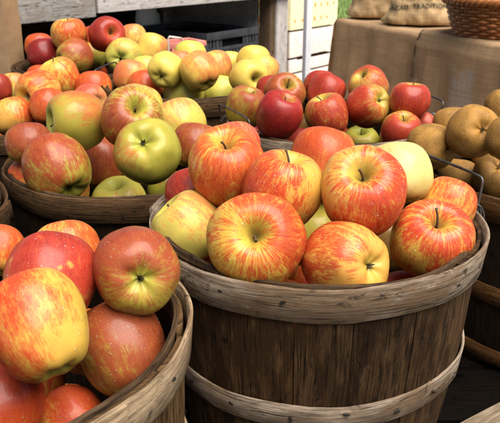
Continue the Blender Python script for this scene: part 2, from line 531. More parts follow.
POS = {
  'm1': ('main', 0.0049, 0.5058, 0.9307, 0.0381),
  'm2': ('main', 0.0963, 0.5524, 0.9567, 0.0365),
  'm3': ('main', 0.1595, 0.5533, 0.9118, 0.0352),
  'm4': ('main', 0.0771, 0.5054, 0.9112, 0.0335),
  'm5': ('main', 0.0293, 0.5672, 0.9534, 0.0341),
  'm6': ('main', -0.0216, 0.6099, 0.9605, 0.0350),
  'm7': ('main', -0.0573, 0.5848, 0.9093, 0.0321),
  'm8': ('main', -0.0326, 0.6069, 0.8383, 0.0309),
  'm9': ('main', 0.0790, 0.7225, 0.9307, 0.0342),
  'm10': ('main', 0.1372, 0.6117, 0.9536, 0.0320),
  'm11': ('main', 0.1849, 0.6068, 0.9226, 0.0266),
  'm12': ('main', -0.0550, 0.6425, 0.9208, 0.0284),
  'm13': ('main', 0.0703, 0.7184, 0.8482, 0.0353),
  'm15': ('main', -0.0176, 0.7288, 0.9449, 0.0299),
  'm16': ('main', 0.1478, 0.6830, 0.8465, 0.0328),
  'm17': ('main', 0.1449, 0.5727, 0.8381, 0.0295),
  's1': ('second', -0.2262, 0.7703, 0.9090, 0.0380),
  's2': ('second', -0.1216, 0.7902, 0.9227, 0.0382),
  's3': ('second', -0.2266, 0.8774, 0.9394, 0.0384),
  's4': ('second', -0.1495, 0.8546, 0.9488, 0.0386),
  's5': ('second', -0.1821, 0.8955, 0.8190, 0.0382),
  's6': ('second', -0.2176, 0.9554, 0.8586, 0.0350),
  's7': ('second', -0.2696, 0.8126, 0.9278, 0.0271),
  's8': ('second', -0.2782, 0.8210, 0.8786, 0.0249),
  's9': ('second', -0.1003, 0.9639, 0.9143, 0.0359),
  's10': ('second', -0.0722, 0.9052, 0.8980, 0.0329),
  's11': ('second', -0.1213, 0.9602, 0.8172, 0.0299),
  's12': ('second', -0.1650, 0.9990, 0.9284, 0.0355),
  'n1': ('near', -0.1351, 0.3827, 0.9256, 0.0312),
  'n2': ('near', -0.0822, 0.4475, 0.9331, 0.0303),
  'n3': ('near', -0.0946, 0.4381, 0.8746, 0.0318),
  'n4': ('near', -0.1424, 0.4442, 0.9290, 0.0316),
  'n5': ('near', -0.1570, 0.5343, 0.9060, 0.0283),
  'n6': ('near', -0.2197, 0.5451, 0.9049, 0.0228),
  'n7': ('near', -0.1727, 0.4001, 0.8523, 0.0280),
  'n8': ('near', -0.1324, 0.4170, 0.8256, 0.0244),
  'c1': ('center', 0.0389, 0.9068, 0.9406, 0.0302),
  'c2': ('center', 0.0528, 1.0320, 0.9454, 0.0302),
  'c3': ('center', -0.0058, 0.9904, 0.9332, 0.0285),
  'c4': ('center', 0.1081, 0.9490, 0.9308, 0.0302),
  'c5': ('center', 0.1156, 1.1331, 0.9370, 0.0265),
  'c6': ('center', 0.1201, 1.0797, 0.9344, 0.0285),
  'c7': ('center', 0.1696, 0.9763, 0.9377, 0.0302),
  'c8': ('center', 0.1827, 1.0625, 0.9502, 0.0302),
  'c9': ('center', 0.2252, 0.9592, 0.9500, 0.0282),
  'c10': ('center', 0.2078, 0.9224, 0.9161, 0.0262),
  'c11': ('center', 0.1763, 1.0574, 0.8589, 0.0302),
  'c12': ('center', 0.2489, 0.9679, 0.9135, 0.0173),
  'c13': ('center', 0.0814, 1.0839, 0.8533, 0.0246),
  'c14': ('center', 0.0032, 1.0472, 0.8747, 0.0221),
  'c15': ('center', 0.0936, 1.1234, 0.8718, 0.0219),
  'c16': ('center', 0.0354, 1.1015, 0.9333, 0.0243),
  'r1': ('russet', 0.2671, 0.8023, 0.9440, 0.0305),
  'r2': ('russet', 0.2277, 0.8349, 0.9170, 0.0290),
  'r3': ('russet', 0.2725, 0.8619, 0.8623, 0.0316),
  'r4': ('russet', 0.3117, 0.8178, 0.8810, 0.0319),
  'r5': ('russet', 0.2930, 0.7548, 0.9481, 0.0251),
  'r6': ('russet', 0.2740, 0.9125, 0.9268, 0.0246),
  'r7': ('russet', 0.3601, 0.9660, 0.9385, 0.0244),
  'y1': ('yellow', -0.0847, 1.1506, 0.9587, 0.0316),
  'y2': ('yellow', -0.1155, 1.1950, 0.9096, 0.0349),
  'y3': ('yellow', -0.0508, 1.2389, 0.9026, 0.0326),
  'y4': ('yellow', -0.0022, 1.1607, 0.9451, 0.0313),
  'y5': ('yellow', 0.0196, 1.2166, 0.9474, 0.0305),
  'y6': ('yellow', 0.0069, 1.2753, 0.9492, 0.0312),
  'y7': ('yellow', -0.0648, 1.2821, 0.9443, 0.0306),
  'y8': ('yellow', -0.0402, 1.3302, 0.9383, 0.0251),
  'y9': ('yellow', -0.1165, 1.3530, 0.9521, 0.0311),
  'y10': ('yellow', -0.1311, 1.3008, 0.9485, 0.0246),
  'y11': ('yellow', -0.1416, 1.1659, 0.9577, 0.0288),
  'y12': ('yellow', -0.2176, 1.2609, 0.9294, 0.0312),
  'y13': ('yellow', -0.1836, 1.2109, 0.9188, 0.0318),
  'y14': ('yellow', -0.1986, 1.3113, 0.9376, 0.0248),
  'b1': ('back', -0.3745, 1.4586, 0.9835, 0.0362),
  'b2': ('back', -0.2985, 1.4712, 0.9800, 0.0365),
  'b3': ('back', -0.4342, 1.4706, 0.9409, 0.0338),
  'b4': ('back', -0.4596, 1.5262, 0.9504, 0.0296),
  'b5': ('back', -0.3529, 1.4050, 0.9444, 0.0353),
  'b6': ('back', -0.2579, 1.4268, 0.9432, 0.0358),
  'b7': ('back', -0.3511, 1.5492, 0.9253, 0.0291),
  'b8': ('back', -0.3550, 1.5793, 0.8737, 0.0278),
  'b9': ('back', -0.2613, 1.5708, 0.9620, 0.0304),
  'b10': ('back', -0.2057, 1.4663, 0.9503, 0.0306),
  'b11': ('back', -0.3538, 1.5955, 0.9590, 0.0297),
  'l1': ('left', -0.3345, 1.2116, 0.9384, 0.0340),
  'l2': ('left', -0.3553, 1.1469, 0.9244, 0.0351),
  'l3': ('left', -0.3239, 1.0936, 0.9105, 0.0300),
  'l4': ('left', -0.3863, 1.0966, 0.8951, 0.0325),
  'l5': ('left', -0.4594, 1.2443, 0.9106, 0.0274),
  'l6': ('left', -0.4447, 1.2927, 0.9052, 0.0247),
  'l7': ('left', -0.2758, 1.2059, 0.9142, 0.0316),
  'l8': ('left', -0.2657, 1.1281, 0.9119, 0.0289),
  'l9': ('left', -0.3955, 1.2974, 0.9192, 0.0247),
}
DEEP = [
  ('main', 0.0602, 0.5717, 0.8337, 0.0305),
  ('main', 0.0734, 0.6318, 0.8220, 0.0305),
  ('main', 0.0159, 0.5963, 0.8734, 0.0311),
  ('main', 0.0510, 0.6868, 0.7886, 0.0278),
  ('main', 0.0234, 0.5070, 0.8658, 0.0257),
  ('second', -0.2455, 0.8609, 0.8520, 0.0313),
  ('near', -0.1769, 0.4704, 0.8205, 0.0257),
  ('near', -0.1289, 0.4819, 0.8524, 0.0246),
  ('near', -0.1232, 0.4640, 0.7752, 0.0258),
  ('near', -0.1659, 0.4937, 0.7757, 0.0252),
  ('center', 0.1345, 1.1014, 0.8525, 0.0271),
  ('center', 0.2220, 1.0331, 0.8741, 0.0217),
  ('russet', 0.3239, 0.7676, 0.8489, 0.0261),
  ('russet', 0.4271, 0.9088, 0.8383, 0.0258),
  ('russet', 0.4503, 0.7405, 0.8997, 0.0268),
  ('russet', 0.3934, 0.7664, 0.8591, 0.0250),
  ('russet', 0.4060, 0.8650, 0.8992, 0.0264),
  ('russet', 0.3266, 0.8972, 0.8887, 0.0246),
  ('russet', 0.4830, 0.8440, 0.8563, 0.0278),
  ('russet', 0.4331, 0.8201, 0.8606, 0.0271),
  ('russet', 0.3581, 0.8408, 0.8439, 0.0258),
  ('russet', 0.4079, 0.9356, 0.8909, 0.0269),
  ('russet', 0.4668, 0.7895, 0.8889, 0.0269),
  ('left', -0.4562, 1.2198, 0.8287, 0.0254),
]


def place_apple(name, p, R, axis, colour, cover, side, label, group, seed, streak=0.45, wet=0.0, russet=0.0, patch=None, shape=None, stem=False, calyx=False, cat='apple'):
    rng = random.Random(seed * 13 + 5)
    if patch is None: patch = 0.0
    r, u, b = view_axes(p)
    to_world = lambda v: (r * v[0] + u * v[1] + b * v[2])
    ax = to_world(axis).normalized()
    q = Vector((0, 0, 1)).rotation_difference(ax) @ Matrix.Rotation(rng.uniform(0, 6.28), 3, 'Z').to_quaternion()
    me = SHAPES[shape if shape is not None else rng.randrange(len(SHAPES))]
    o = bpy.data.objects.new(name, me)
    o.rotation_mode = 'QUATERNION'; o.rotation_quaternion = q
    o.location = p; o.scale = (R * 1.03,) * 3
    link(o)
    tag(o, label, cat, group)
    g, bl = COLS[colour]
    j = lambda c: [x * rng.uniform(0.92, 1.08) for x in c] + [1.0]
    o['ground'] = j(g); o['blush'] = j(bl)
    s = q.inverted() @ to_world(side).normalized()
    o['sunside'] = [s.x, s.y, s.z]
    o['cover'] = float(cover); o['streak'] = float(streak); o['wet'] = float(wet); o['russet'] = float(russet); o['patch'] = float(patch)
    o['seed'] = float(seed * 3.713 % 97)
    if stem:
        link(bpy.data.objects.new('stem', STEMS[seed % len(STEMS)]), o)
    if wet > 0.15: add_drops(o, wet, seed + 900)
    if calyx:
        link(bpy.data.objects.new('calyx', CALYCES[seed % len(CALYCES)]), o)
    return o

# id: (end seen, screen offset of that end x right / y down in radii, colour, cover, blush side x,y,z, label [, options])
A = {
 # ---- large front basket
 'm1': ('S', (-.03, -.13), 'gold', .54, (.5, .3, .2), 'biggest orange streaked apple at the front, its greenish stem hollow facing the camera', dict(streak=.62, shape=1, wet=.5, patch=1)),
 'm2': ('S', (-.03, -.40), 'goldr', .50, (.8, -.1, .3), 'round red and yellow apple with upright stem, right of the two topmost in front basket', dict(streak=.6, shape=0, wet=.8)),
 'm3': ('S', (.12, -.50), 'goldr', .48, (.2, .4, .3), 'orange red apple with stem, lying against the right rim of the front basket', dict(streak=.62, shape=4, wet=.9)),
 'm4': ('C', (.58, .02), 'goldr', .42, (-.8, .5, .2), 'orange apple turning yellow toward its calyx at the right, resting on front rim', dict(streak=.5, shape=6, wet=.3)),
 'm5': ('S', (.18, -.72), 'goldr', .48, (-.8, .2, .3), 'pinkish red apple with yellow shoulder directly behind the biggest front apple', dict(streak=.55, shape=0, wet=.9)),
 'm6': ('S', (-.02, -.62), 'gold', .52, (.1, .2, .4), 'orange apple with stem on top, upper left of the front basket', dict(streak=.62, shape=3, wet=.3)),
 'm7': ('S', (-.55, -.62), 'lemon', .24, (.5, .5, .3), 'yellowish green apple with faint red streaks at the left rim of the front basket', dict(streak=.5, shape=0, wet=.3)),
 'm8': ('N', (.2, -.8), 'gold', .55, (0, .5, .6), 'orange apple peeping out low under the yellowish one at the left front rim', dict(wet=.2)),
 'm9': ('N', (.1, -.9), 'gold', .50, (-.2, .6, .3), 'salmon orange apple behind the two front basket apples with tilted stems', dict(streak=.4)),
 'm10': ('N', (-.2, -.95), 'pale', .05, (-.4, .2, .3), 'pale yellow wet apple without any red, at the back of the front basket', dict(streak=.25, wet=1.0)),
 'm11': ('N', (.3, -.9), 'gold', .34, (.5, .5, .3), 'yellow orange apple under the wire handle of the front basket', dict(wet=.6)),
 'm12': ('N', (-.3, -.9), 'red', .75, (-.3, .4, .4), 'bright red apple wedged between the yellowish left one and the orange one above', dict(wet=.5)),
 'm13': ('N', (.3, .6), 'green', .12, (.3, -.3, .2), 'small greenish apple deep in the gap between the four middle apples', {}),
 'm15': ('N', (-.1, -.9), 'pink', .38, (.2, .5, .3), 'pale pinkish apple just showing over the orange one at upper left', {}),
 'm16': ('N', (.1, -.9), 'brown', .3, (0, .4, .3), 'brownish shaded apple in the gap left of the right rim apple', {}),
 'm17': ('N', (-.2, -.8), 'gold', .6, (0, .4, .3), 'orange apple mostly sunk below the right part of the front rim', {}),
 # ---- second basket
 's1': ('C', (.30, .62), 'greenr', .52, (-.2, .6, .4), 'large red brown apple with its green calyx end down, left front of brown basket', dict(streak=.55, shape=3)),
 's2': ('C', (-.14, -.30), 'green', .20, (-.9, .1, .1), 'large green apple with dark hollow facing the camera in the brown basket', dict(streak=.3, shape=1)),
 's3': ('S', (-.76, -.05), 'green', .36, (.5, .8, .1), 'green conical apple on its side, short stem pointing left', dict(streak=.25, shape=3)),
 's4': ('S', (.18, -.35), 'greenr', .46, (-.4, -.2, .5), 'red and green streaked apple at the top of the brown basket', dict(streak=.55, shape=1)),
 's5': ('S', (-.10, -.66), 'lemon', .28, (.1, -.6, .5), 'yellow green apple low against the front rim of the brown basket', dict(streak=.4, shape=4)),
 's6': ('N', (.1, -.8), 'greenr', .60, (0, .4, .6), 'ruddy orange apple in shade between the red brown and the green one', {}),
 's7': ('N', (0, -.95), 'greenr', .66, (.2, .6, .4), 'dull red apple at the left back rim of the brown basket', {}),
 's8': ('N', (0, -.9), 'gold', .45, (0, .6, .3), 'orange apple half hidden at the far left inside the brown basket', {}),
 's9': ('N', (-.3, -.9), 'lemon', .25, (-.5, .8, .2), 'yellowish apple with red top right of the streaked one in brown basket', {}),
 's10': ('N', (.2, -.9), 'greenr', .55, (-.3, .5, .4), 'brownish red apple partly behind the orange stemmed one', {}),
 's11': ('N', (0, -.8), 'green', .15, (.3, .3, .3), 'small green apple low at the right inside the brown basket', {}),
 's12': ('N', (.2, -.85), 'lemon', .32, (-.3, .6, .2), 'yellowish apple just showing above the streaked one in the brown basket', {}),
 # ---- nearest basket
 'n1': ('N', (-.25, -.95), 'goldr', .50, (-.9, .15, .1), 'largest wet apple at the left edge, yellow with a red left side', dict(streak=.30, shape=5, wet=.6)),
 'n2': ('C', (.08, .20), 'greenr', .66, (-.2, .9, .1), 'wet red apple with green calyx facing the camera in the nearest basket', dict(streak=.35, shape=1, wet=.9)),
 'n3': ('N', (-.30, -.85), 'greenr', .72, (.5, .6, .2), 'wet red apple with yellow flank resting against the right rim of nearest basket', dict(streak=.35, shape=5, wet=.9)),
 'n4': ('N', (.1, -.6), 'red', .68, (.3, .5, .4), 'dark red apple beaded with drops and with one yellow patch', dict(streak=.35, shape=0, wet=1.0, patch=1)),
 'n5': ('N', (0, -.9), 'gold', .42, (.7, .4, .2), 'orange wet apple peeking over the dark red beaded one', dict(wet=.9)),
 'n6': ('N', (.2, -.9), 'gold', .50, (.3, .5, .3), 'orange apple cut by the left picture edge beside the beaded red one', dict(wet=.5)),
 'n7': ('N', (.1, -.95), 'goldr', .80, (.3, .5, .4), 'red orange apple in the bottom left corner', dict(streak=.35, wet=.7)),
 'n8': ('N', (-.3, -.7), 'goldr', .55, (.5, .6, .3), 'red apple with yellow left side low against the rim at the bottom', dict(streak=.35, wet=.8)),
 # ---- middle basket with wire handles
 'c1': ('S', (.30, -.66), 'deep', .74, (-.2, .2, .5), 'deep red apple at the front left of the wire handled basket', dict(streak=.3, shape=2)),
 'c2': ('S', (.15, -.42), 'greenr', .62, (-.2, -.2, .5), 'red and yellow apple with hollow on top behind the deep red one', dict(streak=.4, shape=1)),
 'c3': ('S', (.20, -.72), 'greenr', .46, (.4, .4, .3), 'dull yellow brown apple beside the left wire handle', dict(streak=.3, shape=2)),
 'c4': ('S', (-.25, -.72), 'red', .50, (.3, .1, .5), 'mottled red apple with a thin upright stem in middle of the wire handled basket', dict(streak=.6, shape=0)),
 'c5': ('N', (0, -.9), 'red', .7, (0, .5, .4), 'red apple farthest back in the wire handled basket', {}),
 'c6': ('N', (.3, -.9), 'red', .72, (0, .6, .4), 'pinkish red apple just above the thin stemmed one', {}),
 'c7': ('C', (.52, -.28), 'red', .54, (-.7, -.1, .4), 'red apple greening round the calyx at its right, center of wire handled basket', dict(streak=.4, shape=0)),
 'c8': ('S', (-.38, -.55), 'red', .42, (.2, .9, -.1), 'yellow fronted apple with red top, highest at the back of the wire handled basket', dict(streak=.3, shape=1)),
 'c9': ('S', (.05, -.80), 'red', .64, (.1, .1, .5), 'red apple beside the right wire handle', dict(streak=.45, shape=4)),
 'c10': ('S', (.15, -.62), 'red', .72, (.2, -.5, .4), 'low red apple with long stem at the right of the wire handled basket', dict(streak=.35, shape=1)),
 'c11': ('S', (-.05, -.66), 'green', .22, (-.5, -.6, .3), 'green apple with stem low at the front of the wire handled basket', dict(streak=.35, shape=4)),
 'c12': ('N', (0, -.9), 'pink', .70, (0, .3, .4), 'very small pink apple tucked against the pale rim', {}),
 'c13': ('N', (0, -.9), 'red', .95, (0, .5, .4), 'red apple low at the front rim beside the deep red one', {}),
 'c14': ('N', (0, -.9), 'red', .9, (0, .4, .4), 'red apple low behind the left wire handle', {}),
 'c15': ('N', (0, -.9), 'brown', .3, (0, .4, .4), 'yellowish brown apple deep between the deep red and the stemmed one', {}),
 'c16': ('N', (0, -.9), 'red', .75, (0, .5, .4), 'orange red apple showing at the back left of the wire handled basket', {}),
 # ---- russets
 'r1': ('C', (.34, -.14), 'brown', .2, (0, .4, .3), 'smooth brown russet apple with dark calyx, topmost of the russets', dict(russet=1, shape=1)),
 'r2': ('C', (.68, .05), 'brown', .2, (0, .4, .3), 'speckled golden brown russet apple at the far left of the russets', dict(russet=1, shape=0)),
 'r3': ('N', (0, -.9), 'brown', .2, (0, .4, .3), 'brown russet apple seen through the wire handle', dict(russet=1, shape=1)),
 'r4': ('C', (-.05, -.45), 'brown', .2, (0, .4, .3), 'brown russet apple with calyx at the right picture edge above the rim', dict(russet=1, shape=4)),
 'r5': ('N', (.2, -.9), 'brown', .2, (0, .4, .3), 'russet apple at the right picture edge beside the topmost one', dict(russet=1)),
 'r6': ('N', (-.2, -.9), 'brown', .2, (0, .4, .3), 'russet apple half hidden behind the left side of the topmost one', dict(russet=1)),
 'r7': ('N', (0, -.9), 'brown', .2, (0, .4, .3), 'russet apple farthest back, cut by the right picture edge', dict(russet=1)),
 # ---- yellow apples
 'y1': ('C', (.35, .62), 'yellow', .40, (.3, .6, .3), 'yellow apple with a rosy top in the middle of the yellow apples', dict(streak=.35, shape=0)),
 'y2': ('N', (0, -.95), 'lemon', -.15, (0, .5, 0), 'lemon green apple against the front rim of the yellow apples, left one', dict(streak=.15)),
 'y3': ('N', (.1, -.95), 'lemon', -.12, (0, .5, 0), 'lemon green apple against the front rim of the yellow apples, right one', dict(streak=.15)),
 'y4': ('S', (.36, .06), 'yellow', .02, (-.2, .9, .1), 'yellow apple with its hollow facing right, beside the wire handled basket', dict(streak=.2, shape=0)),
 'y5': ('N', (.2, -.9), 'yellow', .26, (.6, .2, .2), 'yellow apple with orange flank at the right end of the yellow ones', dict(streak=.3)),
 'y6': ('N', (0, -.95), 'yellow', .05, (.7, .4, 0), 'yellow apple rearmost at the right end of the yellow ones', dict(streak=.2)),
 'y7': ('N', (-.2, -.9), 'yellow', .34, (.7, .2, .2), 'yellow apple with orange red right cheek behind the rosy topped one', dict(streak=.35)),
 'y8': ('N', (0, -.9), 'lemon', -.1, (0, .5, 0), 'small lemon yellow apple in front of the black crate', dict(streak=.15)),
 'y9': ('N', (.1, -.95), 'lemon', .02, (-.6, .4, .1), 'yellow green apple in front of the pink crate', dict(streak=.2)),
 'y10': ('N', (0, -.9), 'yellow', .50, (0, .5, .3), 'pinkish apple between three yellow ones', dict(streak=.3)),
 'y11': ('C', (-.30, .36), 'yellow', -.10, (-.3, -.2, .2), 'clear yellow apple with a dark calyx dot at its lower left', dict(streak=.2, shape=0)),
 'y12': ('N', (.2, -.9), 'yellow', .50, (-.3, .4, .2), 'rosy yellow apple at the left end of the yellow ones', dict(streak=.35)),
 'y13': ('N', (0, -.9), 'gold', .50, (.2, .4, .3), 'orange apple low at the left among the yellow ones', dict(streak=.35)),
 'y14': ('N', (0, -.9), 'yellow', -.1, (0, .4, 0), 'small plain yellow apple behind the rosy one at the left end', dict(streak=.15)),
 # ---- farthest basket
 'b1': ('S', (-.05, -.85), 'gold', .46, (.3, .2, .4), 'orange streaked apple with stem on top, under the grey board', dict(streak=.6, shape=4)),
 'b2': ('S', (.28, -.15), 'red', .82, (-.3, .3, .4), 'bright red apple with open hollow under the grey board', dict(streak=.3, shape=0)),
 'b3': ('N', (-.1, -.9), 'deep', .95, (0, .4, .4), 'dark red apple beside the paper bag', dict(streak=.3)),
 'b4': ('N', (0, -.9), 'gold', .60, (0, .4, .4), 'orange red apple behind the dark red one beside the paper bag', {}),
 'b5': ('C', (-.70, .20), 'greenr', .50, (.4, .5, .2), 'red and yellow apple turned left, below the orange streaked one', dict(streak=.4, shape=0)),
 'b6': ('C', (-.20, .14), 'lemon', .16, (.1, .8, .2), 'yellow green apple with dark calyx facing the camera below the bright red one', dict(streak=.3, shape=1)),
 'b7': ('N', (0, -.9), 'green', .1, (0, .4, .2), 'green shaded apple between the two lower apples of the farthest basket', {}),
 'b8': ('N', (0, -.9), 'goldr', .9, (0, .5, .4), 'vivid orange red apple low at the rim of the farthest basket', {}),
 'b9': ('N', (0, -.95), 'yellow', .42, (-.4, .5, .2), 'peach colored apple right of the bright red one', dict(streak=.35)),
 'b10': ('N', (.2, -.9), 'yellow', .22, (.7, -.2, .2), 'yellow peach apple at the right end of the farthest basket', dict(streak=.3)),
 'b11': ('N', (0, -.9), 'goldr', .7, (0, .4, .3), 'orange red apple half hidden behind the bright red one', {}),
 # ---- basket by the paper bag
 'l1': ('S', (-.35, -.80), 'gold', .34, (.7, .2, .2), 'big golden apple with red stripes on top of the basket by the bag', dict(streak=.6, shape=0)),
 'l2': ('S', (-.58, .18), 'gold', .32, (.1, .7, .3), 'golden apple lying on its side with dark hollow to the left', dict(streak=.5, shape=3)),
 'l3': ('N', (0, -.9), 'gold', .66, (0, .4, .4), 'orange apple behind the green conical one', dict(streak=.5)),
 'l4': ('N', (-.2, -.8), 'goldr', .42, (.9, .2, .1), 'apple yellow at left and red at right, at the front rim by the left edge', dict(streak=.5, shape=4)),
 'l5': ('N', (0, -.9), 'red', .9, (0, .4, .4), 'pinkish red apple cut by the left edge below the paper bag', {}),
 'l6': ('N', (0, -.95), 'yellow', .34, (.2, .8, .1), 'yellow apple with red top at the foot of the paper bag', dict(streak=.4)),
 'l7': ('N', (0, -.95), 'gold', .58, (-.1, .4, .3), 'orange red apple at the right end of the basket by the bag', dict(streak=.45)),
 'l8': ('S', (.40, .05), 'pink', .66, (-.4, .5, .2), 'pink red apple with hollow facing right, above the red green streaked one', dict(streak=.4, shape=1)),
 'l9': ('N', (0, -.9), 'gold', .70, (0, .4, .3), 'small orange apple right at the corner of the paper bag', {}),
}
for i, (k, (bk, x, y, z, R)) in enumerate(POS.items()):
    end, (ox, oy), colour, cover, side, label, opt = A[k]
    m = math.hypot(ox, oy)
    if end in 'SC':
        s = min(m / 0.80, 0.985)
        sc = s / m if m > 0 else 0
        vis = (ox * sc, -oy * sc, sqrt(max(0.0, 1 - s * s)))
        axis = vis if end == 'S' else tuple(-v for v in vis)
    else:
        axis = (ox, -oy, -0.25)
    opt = dict(opt)
    place_apple('apple', (x, y, z), R, axis, colour, cover, side, label, GROUPS[bk], i + 3,
                stem=(end == 'S' and k not in ('s5',)), calyx=(end == 'C'), **opt)
DEEP_LABEL = dict(main='dim apple sunk deep below the heap in the large front basket', second='dim apple sunk deep below the others in the brown basket',
                  near='dim wet apple sunk deep in the nearest basket', center='dim apple sunk deep in the wire handled basket of red apples',
                  yellow='dim apple sunk deep among the yellow apples', left='dim apple sunk deep in the basket by the paper bag', back='dim apple sunk deep in the farthest basket', russet='brown russet apple packed below the topmost ones in the right basket')
for i, (bk, x, y, z, R) in enumerate(DEEP):
    col = dict(near='goldr', center='red', yellow='yellow').get(bk, 'gold')
    place_apple('apple', (x, y, z), R, (.2, .9, .2), col if bk != 'russet' else 'brown', .5, (0, .4, .3), DEEP_LABEL[bk], GROUPS[bk] + ', sunk deep', i + 150, russet=1.0 if bk == 'russet' else 0.0)

# ------------------------------------------------------------------ bushel baskets
STAND_Z = 0.66
def rounded(r0, r1, z0, z1, slope, b=0.0012):
    """cross-section of a band between radii r0..r1 and heights z0..z1; radius grows by slope per metre of height"""
    f = lambda r, z: (r + slope * (z - z1), z)
    return [f(r0 + b, z0), f(r1 - b, z0), f(r1, z0 + b), f(r1, z1 - b), f(r1 - b, z1), f(r0 + b, z1), f(r0, z1 - b), f(r0, z0 + b)]

def basket(name, rim, R, label, hoop, stave, tilt=(0, 0), handles=(), seed=0, taper=0.115, mid=0.110, group='round wooden bushel baskets', nails=False, lapang=None, hoop_h=0.030):
    rng = random.Random(seed)
    n = Vector((-tilt[0], -tilt[1], 1)).normalized()
    q = Vector((0, 0, 1)).rotation_difference(n)
    sn = sqrt(max(0, 1 - n.z * n.z))
    h = (rim[2] - STAND_Z - 0.004 - (R - 0.04) * sn) / n.z
    root = empty(name, Vector(rim) - n * h, q)
    tag(root, label, 'basket', group)
    Rs = R - 0.0075                                  # outside of the staves at the rim
    rad = lambda z: Rs - (h - z) * taper + 0.006 * sin(pi * max(0, min(1, z / h)))
    # staves
    bm = bmesh.new(); ul = uvl(bm)
    N = 20
    a0 = rng.uniform(0, 6.28)
    ws = [rng.uniform(0.75, 1.25) for _ in range(N)]; tot = sum(ws); acc = 0
    for i in range(N):
        s0 = a0 + 2 * pi * acc / tot; acc += ws[i]; s1 = a0 + 2 * pi * acc / tot
        gap = 0.0004 / R
        s0 += gap; s1 -= gap
        dr = rng.uniform(-0.0012, 0.0012); top = h - 0.002 - rng.uniform(0, 0.003); off = rng.uniform(0, 20)
        rows, cols = 7, 5
        grid = {}
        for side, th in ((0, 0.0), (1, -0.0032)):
            for a in range(rows):
                for b in range(cols):
                    z = 0.002 + (top - 0.002) * a / (rows - 1)
                    t = s0 + (s1 - s0) * b / (cols - 1)
                    r = rad(z) + dr + th
                    grid[side, a, b] = bm.verts.new((r * cos(t), r * sin(t), z))
        def q4(k, vs, uvs):
            f = bm.faces.new([grid[v] for v in vs])
            f.material_index = k
            for l, w in zip(f.loops, uvs): l[ul].uv = w
        def uvp(v):
            return (grid[v].co.z + off, (s0 + (s1 - s0) * v[2] / (cols - 1)) * R + off + v[0] * 0.004)
        for a in range(rows - 1):
            for b in range(cols - 1):
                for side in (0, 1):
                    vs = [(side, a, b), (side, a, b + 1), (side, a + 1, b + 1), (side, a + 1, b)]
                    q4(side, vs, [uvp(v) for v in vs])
            for b in (0, cols - 1):
                vs = [(0, a, b), (1, a, b), (1, a + 1, b), (0, a + 1, b)]
                q4(0, vs, [uvp(v) for v in vs])
        for b in range(cols - 1):
            for a in (0, rows - 1):
                vs = [(0, a, b), (1, a, b), (1, a, b + 1), (0, a, b + 1)]
                q4(0, vs, [uvp(v) for v in vs])
    mesh_obj('staves', bm, [stave, INSIDE_SHADE], root)
    # hoops: overlapping strips nailed round the staves
    def hoop_part(nm, z0, z1, out, thick, mat, turns=1.07, a_start=0.0, wob=0.0012, lap=1.0):
        bm = bmesh.new()
        ph = rng.uniform(0, 6.28)
        zt = max(rad(z0) + taper * (z1 - z0), rad(z1)) + 0.0003
        base = zt + out
        prof = rounded(base, base + thick, z0, z1, taper, min(0.0007, thick * 0.2))
        sweep_ring(bm, prof, turns, a_start, 180,
                   zf=lambda a, t: wob * sin(a * 2 + ph) + 0.0006 * sin(7 * a + ph) + 0.0005 * noise.noise(Vector((a * 14, ph, 0))) + (0.0015 * (t - 0.5)),
                   rf=lambda a, t: 0.0008 * sin(3 * a + ph) + (lap * thick * 1.05 * max(0.0, min(1.0, (t - 0.905) / 0.03))) + 0.0004 * sin(11 * a))
        return mesh_obj(nm, bm, mat, root, angle=50)
    zo = rng.uniform(0, 6.28)
    if lapang is not None: zo = radians(lapang)
    th = hoop_part('top_hoop', h - hoop_h, h, 0.0004, 0.0034, hoop, 1.07, zo)
    hoop_part('inner_hoop', h - 0.020, h - 0.0015, -0.0092, 0.0040, INNER, 1.05, radians(105), 0.0008, -1.0)
    mh = hoop_part('middle_hoop', h - mid - 0.024, h - mid, 0.0004, 0.0026, hoop, 1.07, zo + .35)
    hoop_part('bottom_hoop', 0.004, 0.026, 0.0004, 0.0034, hoop, 1.07, zo + .6)
    # nails with stained heads through the hoops
    for hz, hp in ((h - hoop_h * 0.5, th), (h - mid - 0.012, mh)):
        if not nails: break
        for k in range(N):
            bm = bmesh.new()
            if rng.random() < 0.25: continue
            a = a0 + 2 * pi * (k + 0.5) / N + rng.uniform(-0.04, 0.04)
            z = hz + rng.uniform(-0.004, 0.004)
            r = rad(hz) + 0.0010 + (0.0034 if hp is th else 0.0026) + 0.0007
            M = Matrix.Rotation(a, 4, 'Z') @ Matrix.Translation((r, 0, z)) @ Matrix.Rotation(pi / 2, 4, 'Y') @ Matrix.Rotation(rng.uniform(0, 3), 4, 'Z')
            t = bmesh.new()
            bmesh.ops.create_cone(t, cap_ends=True, segments=8, radius1=0.0021, radius2=0.0013, depth=0.0018)
            t.transform(M @ Matrix.Diagonal((1.7, 0.8, 1, 1)))
            bm.free()
            mesh_obj('nail', t, NAIL, hp)
    # floor of the basket
    bm = bmesh.new()
    for k in range(6):
        w = 2 * rad(0.01) / 6
        x = -rad(0.01) + w * (k + 0.5)
        L = 2 * sqrt(max(0.0004, (rad(0.01) - 0.006) ** 2 - max(abs(x) - w * 0.1, 0) ** 2)) * 0.96
        add_box(bm, (x, 0, 0.008), (w * 0.97, L, 0.006), None, 0.001, 0, 1)
    mesh_obj('base', bm, STAVE_DARK, root)
